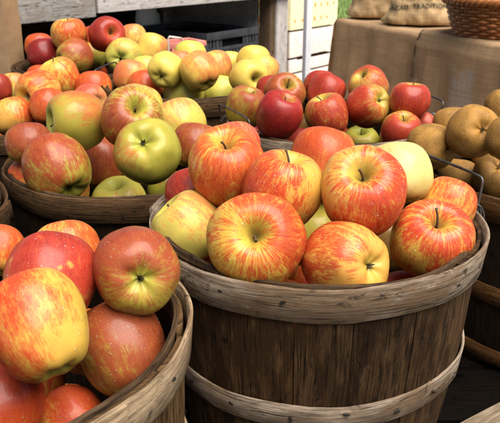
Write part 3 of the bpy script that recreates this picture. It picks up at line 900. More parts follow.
    # wire bails
    for (aa, ab, hh, leanout, drop) in handles:
        bm = bmesh.new()
        za = h - 0.006
        P = lambda a, r, z: Vector((r * cos(a), r * sin(a), z))
        ra = R + 0.004
        a1, a2 = radians(aa), radians(ab)
        A0, B0 = P(a1, ra, za), P(a2, ra, za)
        upv = Vector((0, 0, hh)); am = (a1 + a2) / 2
        out = Vector((cos(am), sin(am), 0)) * leanout
        A1, B1 = A0 + upv + out, B0 + upv * (1 + drop) + out
        mids = (B1 - A1)
        c = min(0.008, hh * 0.25)
        pts = [A0 - Vector((0, 0, 0.012)), A0]
        dirA = (A1 - A0).normalized(); dirM = mids.normalized(); dirB = (B0 - B1).normalized()
        pts += [A1 - dirA * c, A1 - dirA * c * 0.35 + dirM * c * 0.1, A1 + dirM * c * 0.35 - dirA * c * 0.1, A1 + dirM * c]
        for k in range(1, 6):
            pts.append(A1 + mids * k / 6 + Vector((0, 0, 0.0012 * sin(pi * k / 6))))
        pts += [B1 - dirM * c, B1 - dirM * c * 0.35 + dirB * c * 0.1, B1 + dirB * c * 0.35 - dirM * c * 0.1, B1 + dirB * c, B0, B0 - Vector((0, 0, 0.012))]
        ho = None
        add_tube(bm, pts, 0.00135, 8)
        ho = mesh_obj('handle', bm, WIRE, root, angle=80)
        for a in (a1, a2):
            bm = bmesh.new()
            cpts = []
            for k in range(1):
                c0 = P(a + 0.022 * (k - 1), R - 0.004, h - 0.011)
                er = Vector((cos(a), sin(a), 0)); ez = Vector((0.0, 0, 1)); et = Vector((-sin(a), cos(a), 0))
                pts = [c0 + er * 0.0115 * cos(t) + ez * 0.0165 * sin(t) + et * 0.0032 * (t / 2 / pi - 1.0) * 2 for t in [2 * pi * j / 20 for j in range(64)]]
                add_tube(bm, pts, 0.0010, 6)
            mesh_obj('wire_wrap', bm, WIRE, ho, angle=80)
    return root

Z = lambda z: CAMH + z
basket('bushel_basket', (.062, .606, Z(-.235)), .1575, 'large brown bushel basket with grey hoops at the front, heaped with streaked apples', HOOP_GREY, STAVE_BROWN,
       handles=[(8, 46, .034, .004, 0.0)], seed=3, nails=True, lapang=150)
basket('bushel_basket', (-.157, .860, Z(-.256)), .160, 'dark brown bushel basket of green and red apples behind the nearest one', HOOP_BROWN, STAVE_DARK, seed=4)
basket('bushel_basket', (-.1966, .4203, Z(-.250)), .157, 'tan bushel basket of wet red apples nearest the camera, lower left', HOOP_TAN, STAVE_TAN, tilt=(.036, -.022), seed=5, nails=True, lapang=-62)
basket('bushel_basket', (.120, 1.00, Z(-.235)), .157, 'bushel basket of red apples with pale rim and a wire handle at each end', HOOP_GREY, STAVE_BROWN,
       handles=[(0, 34, .030, .004, 0.0), (224, 184, .030, .006, 0.0)], seed=6)
basket('bushel_basket', (.385, .830, Z(-.262)), .160, 'orange brown bushel basket of brown russet apples at the right edge', HOOP_RUST, STAVE_DARK, seed=7)
basket('bushel_basket', (-.108, 1.225, Z(-.222)), .157, 'brown bushel basket of yellow apples in the middle distance', HOOP_BROWN, STAVE_BROWN, handles=[(150, 186, .028, .004, 0.0)], seed=8)
basket('bushel_basket', (-.340, 1.46, Z(-.227)), .157, 'farthest dark bushel basket, of red and orange apples, beside the paper bag', HOOP_BROWN, STAVE_DARK, seed=9)
basket('bushel_basket', (-.410, 1.16, Z(-.267)), .157, 'dark bushel basket of orange apples in front of the paper bag', HOOP_BROWN, STAVE_DARK, seed=10)
basket('bushel_basket', (-.420, .672, Z(-.255)), .160, 'bushel basket cut by the left edge with only its brown rim showing', HOOP_BROWN, STAVE_DARK, seed=12)

# ------------------------------------------------------------------ the stand under the baskets
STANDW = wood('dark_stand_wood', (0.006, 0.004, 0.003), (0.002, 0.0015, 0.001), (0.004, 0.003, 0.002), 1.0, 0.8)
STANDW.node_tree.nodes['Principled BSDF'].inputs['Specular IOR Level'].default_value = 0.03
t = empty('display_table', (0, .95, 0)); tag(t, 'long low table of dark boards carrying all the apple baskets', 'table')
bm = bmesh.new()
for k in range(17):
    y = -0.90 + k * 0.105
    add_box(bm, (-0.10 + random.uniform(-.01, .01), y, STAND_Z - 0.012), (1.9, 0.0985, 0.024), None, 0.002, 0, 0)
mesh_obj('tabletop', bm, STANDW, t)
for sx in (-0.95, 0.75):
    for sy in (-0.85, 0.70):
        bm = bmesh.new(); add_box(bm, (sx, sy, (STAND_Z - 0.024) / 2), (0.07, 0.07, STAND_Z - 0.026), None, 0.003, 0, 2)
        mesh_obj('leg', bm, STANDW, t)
# loose plank lying on the stand at the lower right
PLANK = wood('grey_plank_wood', (0.30, 0.235, 0.165), (0.10, 0.07, 0.042), (0.17, 0.115, 0.065), 1.1, 0.8, 0.6)
pa, pb = at_z(452, 424, STAND_Z + .024), at_z(500, 399, STAND_Z + .024)
ang = atan2(pb.y - pa.y, pb.x - pa.x)
M = Matrix.Translation(((pa.x + pb.x) / 2, (pa.y + pb.y) / 2, STAND_Z + 0.0125)) @ Matrix.Rotation(ang, 4, 'Z')
bm = bmesh.new(); add_box(bm, (0.18, -0.052, 0), (0.80, 0.10, 0.022), M, 0.002, 0, 0)
tag(mesh_obj('wooden_plank', bm, PLANK), 'weathered grey plank on the stand at the lower right corner', 'plank')

# ------------------------------------------------------------------ bench with grey boards behind
def frame(o, d):
    d = Vector((d[0], d[1], 0)).normalized()
    nrm = Vector((d.y, -d.x, 0))                # toward the camera side
    return Matrix(((d.x, -nrm.x, 0, o[0]), (d.y, -nrm.y, 0, o[1]), (0, 0, 1, o[2]), (0, 0, 0, 1)))   # x along, y away, z up
BOARD = wood('weathered_board', (0.43, 0.40, 0.36), (0.20, 0.175, 0.15), (0.30, 0.255, 0.21), 0.9, 0.85, 0.7, 0.35)
BROWNW = wood('bench_shaded_wood', (0.20, 0.13, 0.08), (0.075, 0.045, 0.025), (0.12, 0.075, 0.04), 1.0)  # brown carries the shade on the inner side of the posts
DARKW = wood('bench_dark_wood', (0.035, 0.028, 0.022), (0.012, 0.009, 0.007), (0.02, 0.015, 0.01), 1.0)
SUNLITW = wood('sunlit_bench_wood', (0.66, 0.62, 0.58), (0.44, 0.38, 0.34), (0.56, 0.50, 0.46), 0.9, 0.85, 0.6, 0.4)  # sunlight on the right board and posts painted in as pale wood
F = frame((-.635, 1.992, 0), (.733, .95))
root = empty('wooden_bench'); root.matrix_world = F
tag(root, 'old wooden bench with weathered grey front boards and a pale end post', 'bench')
bt = Z(-.20)
LEN = 1.20
for (x0, x1, dz) in ((-.75, .262, 0.0), (.272, 1.355, 0.010)):
    bm = bmesh.new(); add_box(bm, ((x0 + x1) / 2, 0.011, bt + 0.095 + dz / 2), (x1 - x0, 0.022, 0.19 - dz), None, 0.003, 0, 0)
    mesh_obj('front_board', bm, BOARD if x0 < 0 else SUNLITW, root)
bm = bmesh.new()
for k in range(5):
    add_box(bm, (.30, 0.075 + k * 0.125, bt + 0.205), (2.1, 0.121, 0.026), None, 0.003, 0, 0)
mesh_obj('benchtop', bm, BOARD, root)
for (x, y) in ((1.297, .060), (1.245, .062), (1.26, .60), (-.70, .062), (-.70, .60)):  # slim second post is added as the pale post's shaded side
    bm = bmesh.new(); add_box(bm, (x, y, (bt + 0.19) / 2), (0.080 if x > 1.29 or x < 0 else 0.05, 0.075 if y < .1 and x != 1.245 else .06, bt + 0.188), None, 0.004, 0, 2)
    mesh_obj('post', bm, BROWNW if y > .1 or x == 1.245 else SUNLITW, root)
SHELF = at_y(208, 35, 2.62).z - .176
bm = bmesh.new()
for k in range(4):
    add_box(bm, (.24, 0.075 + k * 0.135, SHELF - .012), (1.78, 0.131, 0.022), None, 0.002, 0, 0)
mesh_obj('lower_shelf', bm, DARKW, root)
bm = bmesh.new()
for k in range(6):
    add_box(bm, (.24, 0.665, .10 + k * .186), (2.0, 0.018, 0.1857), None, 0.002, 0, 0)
mesh_obj('back_panel', bm, DARKW, root)  # added dark panel, stands in for the black shade beneath the bench
GREYW = wood('grey_end_wood', (0.30, 0.28, 0.255), (0.17, 0.155, 0.14), (0.22, 0.20, 0.18), 0.7, 0.85, 0.3, 0.35)
bm = bmesh.new()
for k in range(5):
    add_box(bm, (1.225, 0.376, .08 + k * .225), (.018, .55, .2246), None, 0.002, 0, 1)
mesh_obj('end_panel', bm, GREYW, root)

# black plastic crate on the lower shelf
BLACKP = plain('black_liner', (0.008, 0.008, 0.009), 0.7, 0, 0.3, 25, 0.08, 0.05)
def lattice_crate(name, M, L, D, Hh, mat, label, rows, ncol, group=None, bar=0.010, slot=True, cat='crate', rim=.028):
    root = empty(name); root.matrix_world = M
    tag(root, label, cat, group)
    bm = bmesh.new()
    for (c, s) in (((0, 0.004, Hh - rim / 2), (L, .012, rim)), ((0, D - .004, Hh - rim / 2), (L, .012, rim)),
                   ((-L / 2 + .004, D / 2, Hh - rim / 2), (.012, D - .02, rim - .001)), ((L / 2 - .004, D / 2, Hh - rim / 2), (.012, D - .02, rim - .001))):
        add_box(bm, c, s, None, 0.002)
    mesh_obj('rim', bm, mat, root)
    bm = bmesh.new()
    for y in (0.006, D - .006):
        for r in rows:
            add_box(bm, (0, y, r * Hh), (L - .006, .007, .014), None, 0.001)
        for k in range(ncol + 1):
            x = -L / 2 + .008 + (L - .016) * k / ncol
            hz = (Hh - rim)
            if slot and abs(x) < L * 0.17: hz *= 0.68
            add_box(bm, (x, y + .0005, hz / 2), (bar if k % 3 else bar * 1.8, .006, hz), None, 0.001)
    for x in (-L / 2 + .006, L / 2 - .006):
        for r in rows:
            add_box(bm, (x, D / 2, r * Hh), (.007, D - .016, .014), None, 0.001)
        for k in range(ncol // 2 + 1):
            y = .010 + (D - .02) * k / (ncol // 2)
            add_box(bm, (x + .0005, y, (Hh - rim) / 2), (.006, bar, Hh - rim), None, 0.001)
    add_box(bm, (0, D / 2, .006), (L - .02, D - .02, .008), None, 0.001)
    mesh_obj('lattice_wall', bm, mat, root)
    return root
GREYP = plain('grey_black_plastic', (0.045, 0.047, 0.052), 0.5, 0, 0.35, 18, 0.08, 0.3)
SH = at_y(208, 35, 2.62).z - .175
Mc = F @ Matrix.Translation((0.972, .03, SH))
cr = lattice_crate('plastic_crate', Mc, .325, .40, .175, GREYP, 'black plastic lattice crate under the bench, behind the yellow apples', (.12, .62), 15)
# dark lining: produce liner sheet inside the crate
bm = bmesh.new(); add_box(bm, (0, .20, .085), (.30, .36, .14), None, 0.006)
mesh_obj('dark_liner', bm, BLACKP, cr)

# pale jug and grey box on the shelf
JUG = plain('milky_plastic', (0.78, 0.82, 0.86), 0.35, 0, 0.12, 12, 0.05)
bm = bmesh.new()
prof = [(0.0, 0), (.055, 0), (.062, .008), (.062, .17), (.052, .205), (.026, .225), (.024, .25), (.028, .252), (.028, .272), (0, .272)]
def lathe(bm, prof, seg=32, M=None):
    rings = []
    for r, z in prof:
        if r < 1e-6: rings.append([bm.verts.new((0, 0, z))])
        else: rings.append([bm.verts.new((r * cos(2 * pi * k / seg), r * sin(2 * pi * k / seg), z)) for k in range(seg)])
    for A_, B_ in zip(rings[:-1], rings[1:]):
        for k in range(seg):
            k2 = (k + 1) % seg
            vs = [A_[0], B_[k2], B_[k]] if len(A_) == 1 else ([A_[k], A_[k2], B_[0]] if len(B_) == 1 else [A_[k], A_[k2], B_[k2], B_[k]])
            bm.faces.new(vs)
    if M is not None: bm.transform(M)
lathe(bm, prof)
jug = mesh_obj('water_jug', bm, JUG)
jug.matrix_world = F @ Matrix.Translation((.98, .52, SHELF + .001)) @ Matrix.Diagonal((.8, .8, 1.15, 1))
tag(jug, 'pale translucent plastic jug standing in the dark under the bench', 'jug')
bm = bmesh.new()
pts = [Vector((.060, 0, .17)), Vector((.085, 0, .175)), Vector((.092, 0, .14)), Vector((.088, 0, .10)), Vector((.062, 0, .085))]
add_tube(bm, pts, .008, 8)
mesh_obj('handle', bm, JUG, jug)
# pink crate with a wire bail
PINKP = plain('pink_plastic', (0.60, 0.19, 0.15), 0.5, 0, 0.2, 20, 0.05)
pc = at_y(206, 34.5, 1.78)
Mp = frame((pc.x, pc.y, 0), (.80, .60)) @ Matrix.Translation((-.0625, 0, STAND_Z - .015))
pk = lattice_crate('wire_handled_crate', Mp, .125, .08, pc.z - STAND_Z, PINKP, 'salmon pink slotted crate with a thin wire handle, behind the yellow apples', (.10, .42, .74, .86), 7, None, .0055, False, 'crate', .013)
bm = bmesh.new()
hp = pc.z - STAND_Z
pts = [(-.052, -.008, hp - .045), (-.052, -.008, hp + .014), (-.049, -.008, hp + .018), (-.016, -.008, hp + .012), (-.013, -.008, hp + .008), (-.013, -.008, hp - .03)]
add_tube(bm, pts, .0026, 8)
mesh_obj('handle', bm, plain('warm_wire', (0.62, 0.45, 0.38), 0.4, 0.3), pk, angle=80)

# ------------------------------------------------------------------ paper bag
def paper():
    t = NT('kraft_paper')
    p = t.obj()
    n = t.noise(p, 60, 5, 0.6); n2 = t.noise(t.mapv(p, (7, 7, 3)), 1.0, 3)
    c = t.mix(t.step(n, 0.3, 0.7), (0.46, 0.29, 0.15), (0.54, 0.35, 0.19))
    c = t.mix(t.math('MULTIPLY', t.step(n2, 0.5, 0.75), 0.4), c, (0.36, 0.22, 0.11))
    t.l(c, t.b.inputs['Base Color']); t.b.inputs['Roughness'].default_value = 0.8
    t.l(t.bump(t.math('ADD', n2, t.math('MULTIPLY', n, 0.1)), 0.5, 0.01), t.b.inputs['Normal'])
    return t.m
bm = bmesh.new()
W_, D_, H_ = .15, .10, .432
rows = 26
cols = [(-W_ / 2, 0, 0), (-W_ / 2 + .004, -.0, 0), (W_ / 2, 0, 1), (W_ / 2, D_ / 2, 2), (W_ / 2, D_, 3), (-W_ / 2, D_, 4), (-W_ / 2, D_ / 2, 5)]
ring_pts = []
def bagring(z):
    t = z / H_
    tp = 1 - 0.16 * t
    g = 0.030 * (0.3 + 0.7 * t)                       # gusset pulled in towards the top
    out = []
    def side(p0, p1, k):
        for i in range(k):
            s = i / k
            out.append(p0.lerp(p1, s))
    w, d = W_ / 2 * tp, D_ / 2 * (1 - 0.30 * t)
    c = [Vector((-w, -d, z)), Vector((w, -d, z)), Vector((w - g, 0, z)), Vector((w, d, z)), Vector((-w, d, z)), Vector((-w + g, 0, z))]
    ks = [14, 6, 6, 14, 6, 6]
    for i in range(6): side(c[i], c[(i + 1) % 6], ks[i])
    return out
prev = None
first = None
for r in range(rows + 1):
    z = H_ * r / rows
    ring = []
    for i, p in enumerate(bagring(z)):
        q = p * 1.0
        nn = noise.noise(Vector((p.x * 22, p.y * 22 + 5, z * 9))) * 0.006 + noise.noise(Vector((p.x * 60, p.y * 60, z * 30))) * 0.0022
        dirv = Vector((p.x, p.y, 0)).normalized()
        q = p + dirv * nn * min(1, z / .05)
        if r == rows: q.z += (0.004 if i % 2 else -0.004)   # pinked edge
        ring.append(bm.verts.new(q))
    if prev:
        for i in range(len(ring)):
            j = (i + 1) % len(ring)
            bm.faces.new((prev[i], prev[j], ring[j], ring[i]))
    else: first = ring
    prev = ring
bm.faces.new(first)
bmesh.ops.solidify(bm, geom=bm.faces[:], thickness=0.0012)
bag = mesh_obj('paper_bag', bm, paper(), angle=25)
bp = at_y(2, 60, 1.50)
bag.location = (-.572, 1.52, STAND_Z + .001)
bag.rotation_euler = (0, 0, radians(-5))
tag(bag, 'open brown kraft paper bag with a side fold, standing at the upper left', 'paper bag')

# ------------------------------------------------------------------ white pole and wooden crates in the sun
WHITEM = plain('white_painted_steel', (0.74, 0.74, 0.76), 0.4, 0, 0.05, 10, 0.03)
pp = at_y(306.5, 60, 2.95)
pole = empty('canopy_pole', (pp.x, pp.y, 0)); tag(pole, 'slim white square metal pole standing before the pale crates', 'pole')
bm = bmesh.new(); add_box(bm, (0, 0, 1.2), (.027, .027, 2.38), Matrix.Rotation(.5, 4, 'Z'), .002, 0, 2); mesh_obj('tube', bm, WHITEM, pole)
bm = bmesh.new(); add_box(bm, (0, 0, .004), (.12, .12, .008), Matrix.Rotation(.5, 4, 'Z'), .002); mesh_obj('foot_plate', bm, WHITEM, pole)

PALEW = wood('pale_crate_wood', (0.80, 0.70, 0.62), (0.62, 0.50, 0.43), (0.72, 0.60, 0.52), 0.9, 0.85, 0.5, 0.4)
TANW = wood('crate_end_wood', (0.36, 0.24, 0.15), (0.17, 0.10, 0.06), (0.24, 0.15, 0.09), 0.9, 0.85, 0.5, 0.4)
YELP = plain('yellow_crate_plastic', (0.82, 0.71, 0.40), 0.5, 0, 0.08, 12, 0.03)
ORP = plain('orange_crate_marks', (0.62, 0.24, 0.05), 0.6, 0, 0.1, 12, 0.03)
c0 = at_y(290.5, 31, 4.9)
FC = frame((c0.x, c0.y, 0), (.62, .80))
def wooden_crate(z, Hh, label, L=.62, D=.36, slats=2):
    root = empty('wooden_crate'); root.matrix_world = FC @ Matrix.Translation((L / 2, 0, z))
    tag(root, label, 'crate', 'pale wooden crates stacked in the sun')
    gap = .014
    sh = (Hh - gap * (slats - 1) - .012) / slats
    for y, nm in ((0.008, 'front'), (D - .008, 'back')):
        bm = bmesh.new()
        for k in range(slats):
            add_box(bm, (0, y, .006 + sh / 2 + k * (sh + gap)), (L, .014, sh), None, .002, 0, 0)
        mesh_obj('side_slats', bm, PALEW, root)
    for x in (-L / 2 + .012, L / 2 - .012):
        bm = bmesh.new(); add_box(bm, (x, D / 2, Hh / 2), (.020, D - .034, Hh - .008), None, .002, 0, 1)
        mesh_obj('end_board', bm, TANW, root)
    bm = bmesh.new()
    for k in range(4): add_box(bm, (0, .055 + k * (D - .11) / 3, .006), (L - .05, .07, .010), None, .001, 0, 0)
    mesh_obj('bottom_slats', bm, PALEW, root)
    return root
top = c0.z
hs = (top - .012) / 3
wooden_crate(top - hs + .006, hs - .012, 'uppermost pale wooden crate, directly under the yellow crate', slats=1)
wooden_crate(top - 2 * hs + .004, hs - .012, 'pale wooden crate in the middle of the sunlit stack', slats=2)
wooden_crate(.004, hs - .012, 'lowest pale wooden crate, standing on the ground', slats=2)
yc = empty('yellow_crate'); yc.matrix_world = FC @ Matrix.Translation((.31, 0, top + .002))
tag(yc, 'bright yellow crate with small orange slots on top of the wooden crates', 'crate')
bm = bmesh.new()
for (c, s) in (((0, .008, .17), (.62, .016, .34)), ((0, .352, .17), (.62, .016, .34)), ((-.302, .18, .17), (.016, .327, .34)), ((.302, .18, .17), (.016, .327, .34)), ((0, .18, .008), (.58, .32, .012))):
    add_box(bm, c, s, None, .003)
mesh_obj('crate_walls', bm, YELP, yc)
bm = bmesh.new()
rr = random.Random(4)
for k in range(7):
    for j, z in enumerate((.06, .155, .25)):
        if rr.random() < .15: continue
        add_box(bm, (-.25 + k * .083 + rr.uniform(-.008, .008), -.001, z), (rr.uniform(.010, .018), .006, rr.uniform(.018, .032)), None, .001)
for y in (.09, .18, .27):
    for z in (.06, .155, .25): add_box(bm, (-.311, y, z), (.006, .03, .04), None, .001)
mesh_obj('slots', bm, ORP, yc)

# ------------------------------------------------------------------ burlap covered table
def burlap(name, c1, c2, blotch=False):
    t = NT(name)
    p = t.uv()
    w1 = t.n('ShaderNodeTexWave', wave_type='BANDS', bands_direction='X'); t.l(p, w1.inputs['Vector']); w1.inputs['Scale'].default_value = 95; w1.inputs['Distortion'].default_value = 1.5; w1.inputs['Detail Scale'].default_value = 2
    w2 = t.n('ShaderNodeTexWave', wave_type='BANDS', bands_direction='Y'); t.l(p, w2.inputs['Vector']); w2.inputs['Scale'].default_value = 95; w2.inputs['Distortion'].default_value = 1.5; w2.inputs['Detail Scale'].default_value = 2
    wv = t.math('MULTIPLY', w1.outputs['Fac'], w2.outputs['Fac'])
    sl1 = t.noise(t.mapv(p, (6, 160, 1)), 1.0, 4, 0.6); sl2 = t.noise(t.mapv(p, (160, 6, 1)), 1.0, 4, 0.6)
    bl = t.noise(p, 5.0, 5, 0.6)
    f = t.math('ADD', t.math('MULTIPLY', sl1, 0.5), t.math('MULTIPLY', sl2, 0.5))
    c = t.mix(t.step(f, 0.38, 0.62), c1, c2)
    c = t.mix(t.math('MULTIPLY', t.step(bl, 0.45, 0.7), 0.5), c, tuple(x * 0.62 for x in c1))
    c = t.mix(t.math('MULTIPLY', t.step(wv, 0.0, 0.25), 0.35), tuple(x * 0.35 for x in c1), c) if False else c
    if blotch:  # whitish patch with a ragged outline, broken up by the threads
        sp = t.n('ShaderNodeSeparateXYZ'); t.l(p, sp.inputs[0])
        qx = t.math('ABSOLUTE', t.math('SUBTRACT', sp.outputs[0], blotch[0])); qy = t.math('ABSOLUTE', t.math('SUBTRACT', sp.outputs[1], blotch[1]))
        d = t.math('MAXIMUM', t.math('DIVIDE', qx, blotch[2]), t.math('DIVIDE', qy, blotch[3]))
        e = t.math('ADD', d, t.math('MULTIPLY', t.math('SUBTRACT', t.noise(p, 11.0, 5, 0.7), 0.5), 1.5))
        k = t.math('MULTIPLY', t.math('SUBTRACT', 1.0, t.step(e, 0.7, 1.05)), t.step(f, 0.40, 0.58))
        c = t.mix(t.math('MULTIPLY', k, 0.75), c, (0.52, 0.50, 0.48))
    t.l(c, t.b.inputs['Base Color']); t.b.inputs['Roughness'].default_value = 0.95; t.b.inputs['Specular IOR Level'].default_value = 0.1
    h = t.math('ADD', t.math('MULTIPLY', wv, 0.5), f)
    t.l(t.bump(h, 0.6, 0.003), t.b.inputs['Normal'])
    return t.m
TZ = Z(-.30)
pL, pR = at_z(335, 18, TZ), at_z(500, 48, TZ)
dT = (pR - pL); dT.z = 0
lenT = dT.length
FT = frame((pL.x, pL.y, 0), (dT.x, dT.y))
# frame() puts +y away from the camera's left-hand side; make sure +y points behind the table
if (FT.to_3x3() @ Vector((0, 1, 0))).dot(Vector((1, .4, 0))) < 0:
    FT = FT @ Matrix.Scale(-1, 4, Vector((0, 1, 0)))
    FLIP = True
else: FLIP = False
TD = .80
tb = empty('market_table'); tb.location = FT.to_translation()
TLEN = 2.0
yaw = atan2(dT.y, dT.x)
XA = Vector((dT.x, dT.y, 0)).normalized(); YA = FT.to_3x3() @ Vector((0, 1, 0))
W = lambda x, y, z: Vector((pL.x, pL.y, 0)) + XA * x + YA * y + Vector((0, 0, z))
def obox(bm, x0, x1, y0, y1, z0, z1, grain=0, bev=.003):
    M = Matrix(((XA.x, YA.x, 0, pL.x), (XA.y, YA.y, 0, pL.y), (0, 0, 1, 0), (0, 0, 0, 1)))
    add_box(bm, ((x0 + x1) / 2, (y0 + y1) / 2, (z0 + z1) / 2), (x1 - x0, y1 - y0, z1 - z0), M, bev, 0, grain)
tb.location = (0, 0, 0)
tag(tb, 'market table hidden under burlap cloths at the right', 'table')
bm = bmesh.new(); obox(bm, .03, TLEN - .03, .03, TD - .03, TZ - .045, TZ - .012); mesh_obj('tabletop', bm, DARKW, tb)
for (x, y) in ((.08, .08), (TLEN - .08, .08), (.08, TD - .08), (TLEN - .08, TD - .08)):
    bm = bmesh.new(); obox(bm, x - .03, x + .03, y - .03, y + .03, .0, TZ - .047, 2); mesh_obj('leg', bm, DARKW, tb)

def cloth(x0, x1, mat, label, lift, seed, left_end=False, ystart=0.0, fray=True):
    rng = random.Random(seed)
    bm = bmesh.new(); ul = uvl(bm)
    nx = int((x1 - x0) / .016)
    # path: from the back edge over the top, round the front edge, down to the ground
    rE = .022
    path = []
    for k in range(14): path.append((TD - .02 - (TD - .02 - rE) * k / 13, TZ, 0))
    for k in range(1, 7):
        a = k / 6 * pi / 2
        path.append((rE - rE * sin(a), TZ - rE + rE * cos(a), 0.0))
    dl = TZ - rE - .03
    for k in range(1, 41): path.append((0, TZ - rE - dl * k / 40, k / 40))
    ph = [rng.uniform(0, 6.28) for _ in range(6)]
    cols_ = []
    for i in range(nx + 1):
        x = x0 + (x1 - x0) * i / nx
        row = []
        s = 0; prevp = None
        for (y, z, d) in path:
            if prevp: s += math.hypot(y - prevp[0], z - prevp[1])
            prevp = (y, z)
            fold = 1.5 * (0.016 * sin(x * 17 + ph[0] + 1.2 * noise.noise(Vector((x * 3, seed, d)))) + 0.010 * sin(x * 38 + ph[1]) + 0.012 * noise.noise(Vector((x * 9, d * 2.0, seed + .5))))
            yy = y - (fold + .020) * min(1, d * 2.2) - .004 * noise.noise(Vector((x * 25, d * 9, seed)))
            zz = z + (0.004 * noise.noise(Vector((x * 8, y * 8, seed + 3.3))) if d == 0 else 0) + lift
            xx = x + 0.012 * noise.noise(Vector((x * 4, d * 3, seed + 9))) * d
            yy -= lift if d > 0 else 0
            row.append((bm.verts.new(W(xx, yy, zz)), (x, s)))
        cols_.append(row)
    for i in range(nx):
        for j in range(len(path) - 1):
            q = [cols_[i][j], cols_[i + 1][j], cols_[i + 1][j + 1], cols_[i][j + 1]]
            f = bm.faces.new([a[0] for a in q])
            for l, a in zip(f.loops, q): l[ul].uv = a[1]
    if left_end:
        # the end flap hanging at the table's left end
        ny = 30; nz = 36
        g = []
        for i in range(ny + 1):
            y = TD * i / ny
            col = []
            for j in range(nz + 1):
                d = j / nz
                z = TZ - .004 - (TZ - .03) * d
                x = -.006 - .022 * min(1, d * 3) - 0.016 * sin(y * 16 + ph[2]) * d - (.0 if j else -.02)
                col.append((bm.verts.new(W(x, y - (.02 * min(1, d * 2.2) if i == 0 else 0), z)), (y + 4, d * TZ)))
            g.append(col)
        for i in range(ny):
            for j in range(nz):
                q = [g[i][j], g[i + 1][j], g[i + 1][j + 1], g[i][j + 1]]
                f = bm.faces.new([a[0] for a in q])
                for l, a in zip(f.loops, q): l[ul].uv = a[1]
    bmesh.ops.solidify(bm, geom=bm.faces[:], thickness=.003)
    o = mesh_obj('burlap_cloth', bm, mat, angle=60)
    return tag(o, label, 'tablecloth', 'burlap cloths over the market table')
# where the seam between the two cloths crosses the table edge
def table_x(px, py):
    p = at_z(px, py, TZ); v = p - Vector((pL.x, pL.y, TZ)); return v.dot(XA)
seam = table_x(423, 33)
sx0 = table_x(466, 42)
BUR1 = burlap('burlap_left', (0.56, 0.355, 0.195), (0.70, 0.475, 0.275))
BUR2 = burlap('burlap_right', (0.56, 0.355, 0.195), (0.69, 0.475, 0.28), blotch=(sx0 + .02, TD + .20, .075, .13))
cloth(0.0, seam + .03, BUR1, 'brown burlap cloth hanging over the left part of the table, under the sacks', 0.0, 2, left_end=True)
cloth(seam, TLEN, BUR2, 'burlap cloth with a whitish patch, over the table right of the dark seam', 0.011, 5)

# ------------------------------------------------------------------ burlap sacks
SACKM = burlap('sack_burlap', (0.44, 0.29, 0.145), (0.58, 0.40, 0.215))
INK = plain('green_stencil_ink', (0.085, 0.095, 0.06), 0.9, 0, 0.4, 60, 0.0, 0.1)
def sack_radius(a, t, w, d, seed):
    e = 2.6
    base = 1.0 / ((abs(cos(a)) / w) ** e + (abs(sin(a)) / d) ** e) ** (1 / e)
    bulge = (0.90 + 0.16 * sin(pi * min(1, t * 1.15)) ) * (1 - 0.85 * max(0, t - .02) ** 1.1)
    corner = 1 + 0.20 * max(0, 1 - t * 6) * abs(cos(a)) ** 3
    nz = noise.noise(Vector((cos(a) * 1.6 + seed, sin(a) * 1.6, t * 3.2))) * 0.17 - abs(noise.noise(Vector((cos(a) * 2.6 + seed, sin(a) * 2.6, t * 9 + 2 * cos(a))))) * 0.16 + noise.noise(Vector((cos(a) * 6 + seed, sin(a) * 6, t * 14))) * 0.03
    return base * bulge * corner * (1 + nz)
def sack(pos, w, d, h, seed, label, yaw_=0.0):
    bm = bmesh.new(); ul = uvl(bm)
    A_, T_ = 72, 40
    rows = []
    for j in range(T_ + 1):
        t = j / T_
        z = h * (t ** 1.0)
        k = 1.0
        if t < .08: k = 0.90 + 0.10 * (t / .08) ** .5
        if t > .86: k = max(0.30, 1 - ((t - .86) / .14) ** 1.5 * 0.72)
        rows.append([bm.verts.new((k * sack_radius(2 * pi * i / A_, t, w, d, seed) * cos(2 * pi * i / A_), k * sack_radius(2 * pi * i / A_, t, w, d, seed) * sin(2 * pi * i / A_), z)) for i in range(A_)])
    for j in range(T_):
        for i in range(A_):
            i2 = (i + 1) % A_
            f = bm.faces.new((rows[j][i], rows[j][i2], rows[j + 1][i2], rows[j + 1][i]))
            for l, (ii, jj) in zip(f.loops, ((i, j), (i + 1, j), (i + 1, j + 1), (i, j + 1))): l[ul].uv = (ii / A_ * 2 * pi * w, jj / T_ * h)
    bm.faces.new(rows[0][::-1]); bm.faces.new(rows[-1])
    o = mesh_obj('burlap_sack', bm, SACKM, angle=70)
    o.location = (pos[0], pos[1], TZ + .009)
    o.rotation_euler = (0, 0, yaw_)
    tag(o, label, 'sack', 'stuffed burlap sacks on the table')
    return o
sack((.565, 3.23), .135, .10, .36, 3.0, 'plain burlap sack at the left end of the table', radians(-12))
sk = sack((.695, 2.93), .148, .10, .36, 8.0, 'burlap sack printed with green stencil letters, beside the wicker basket', radians(-10))
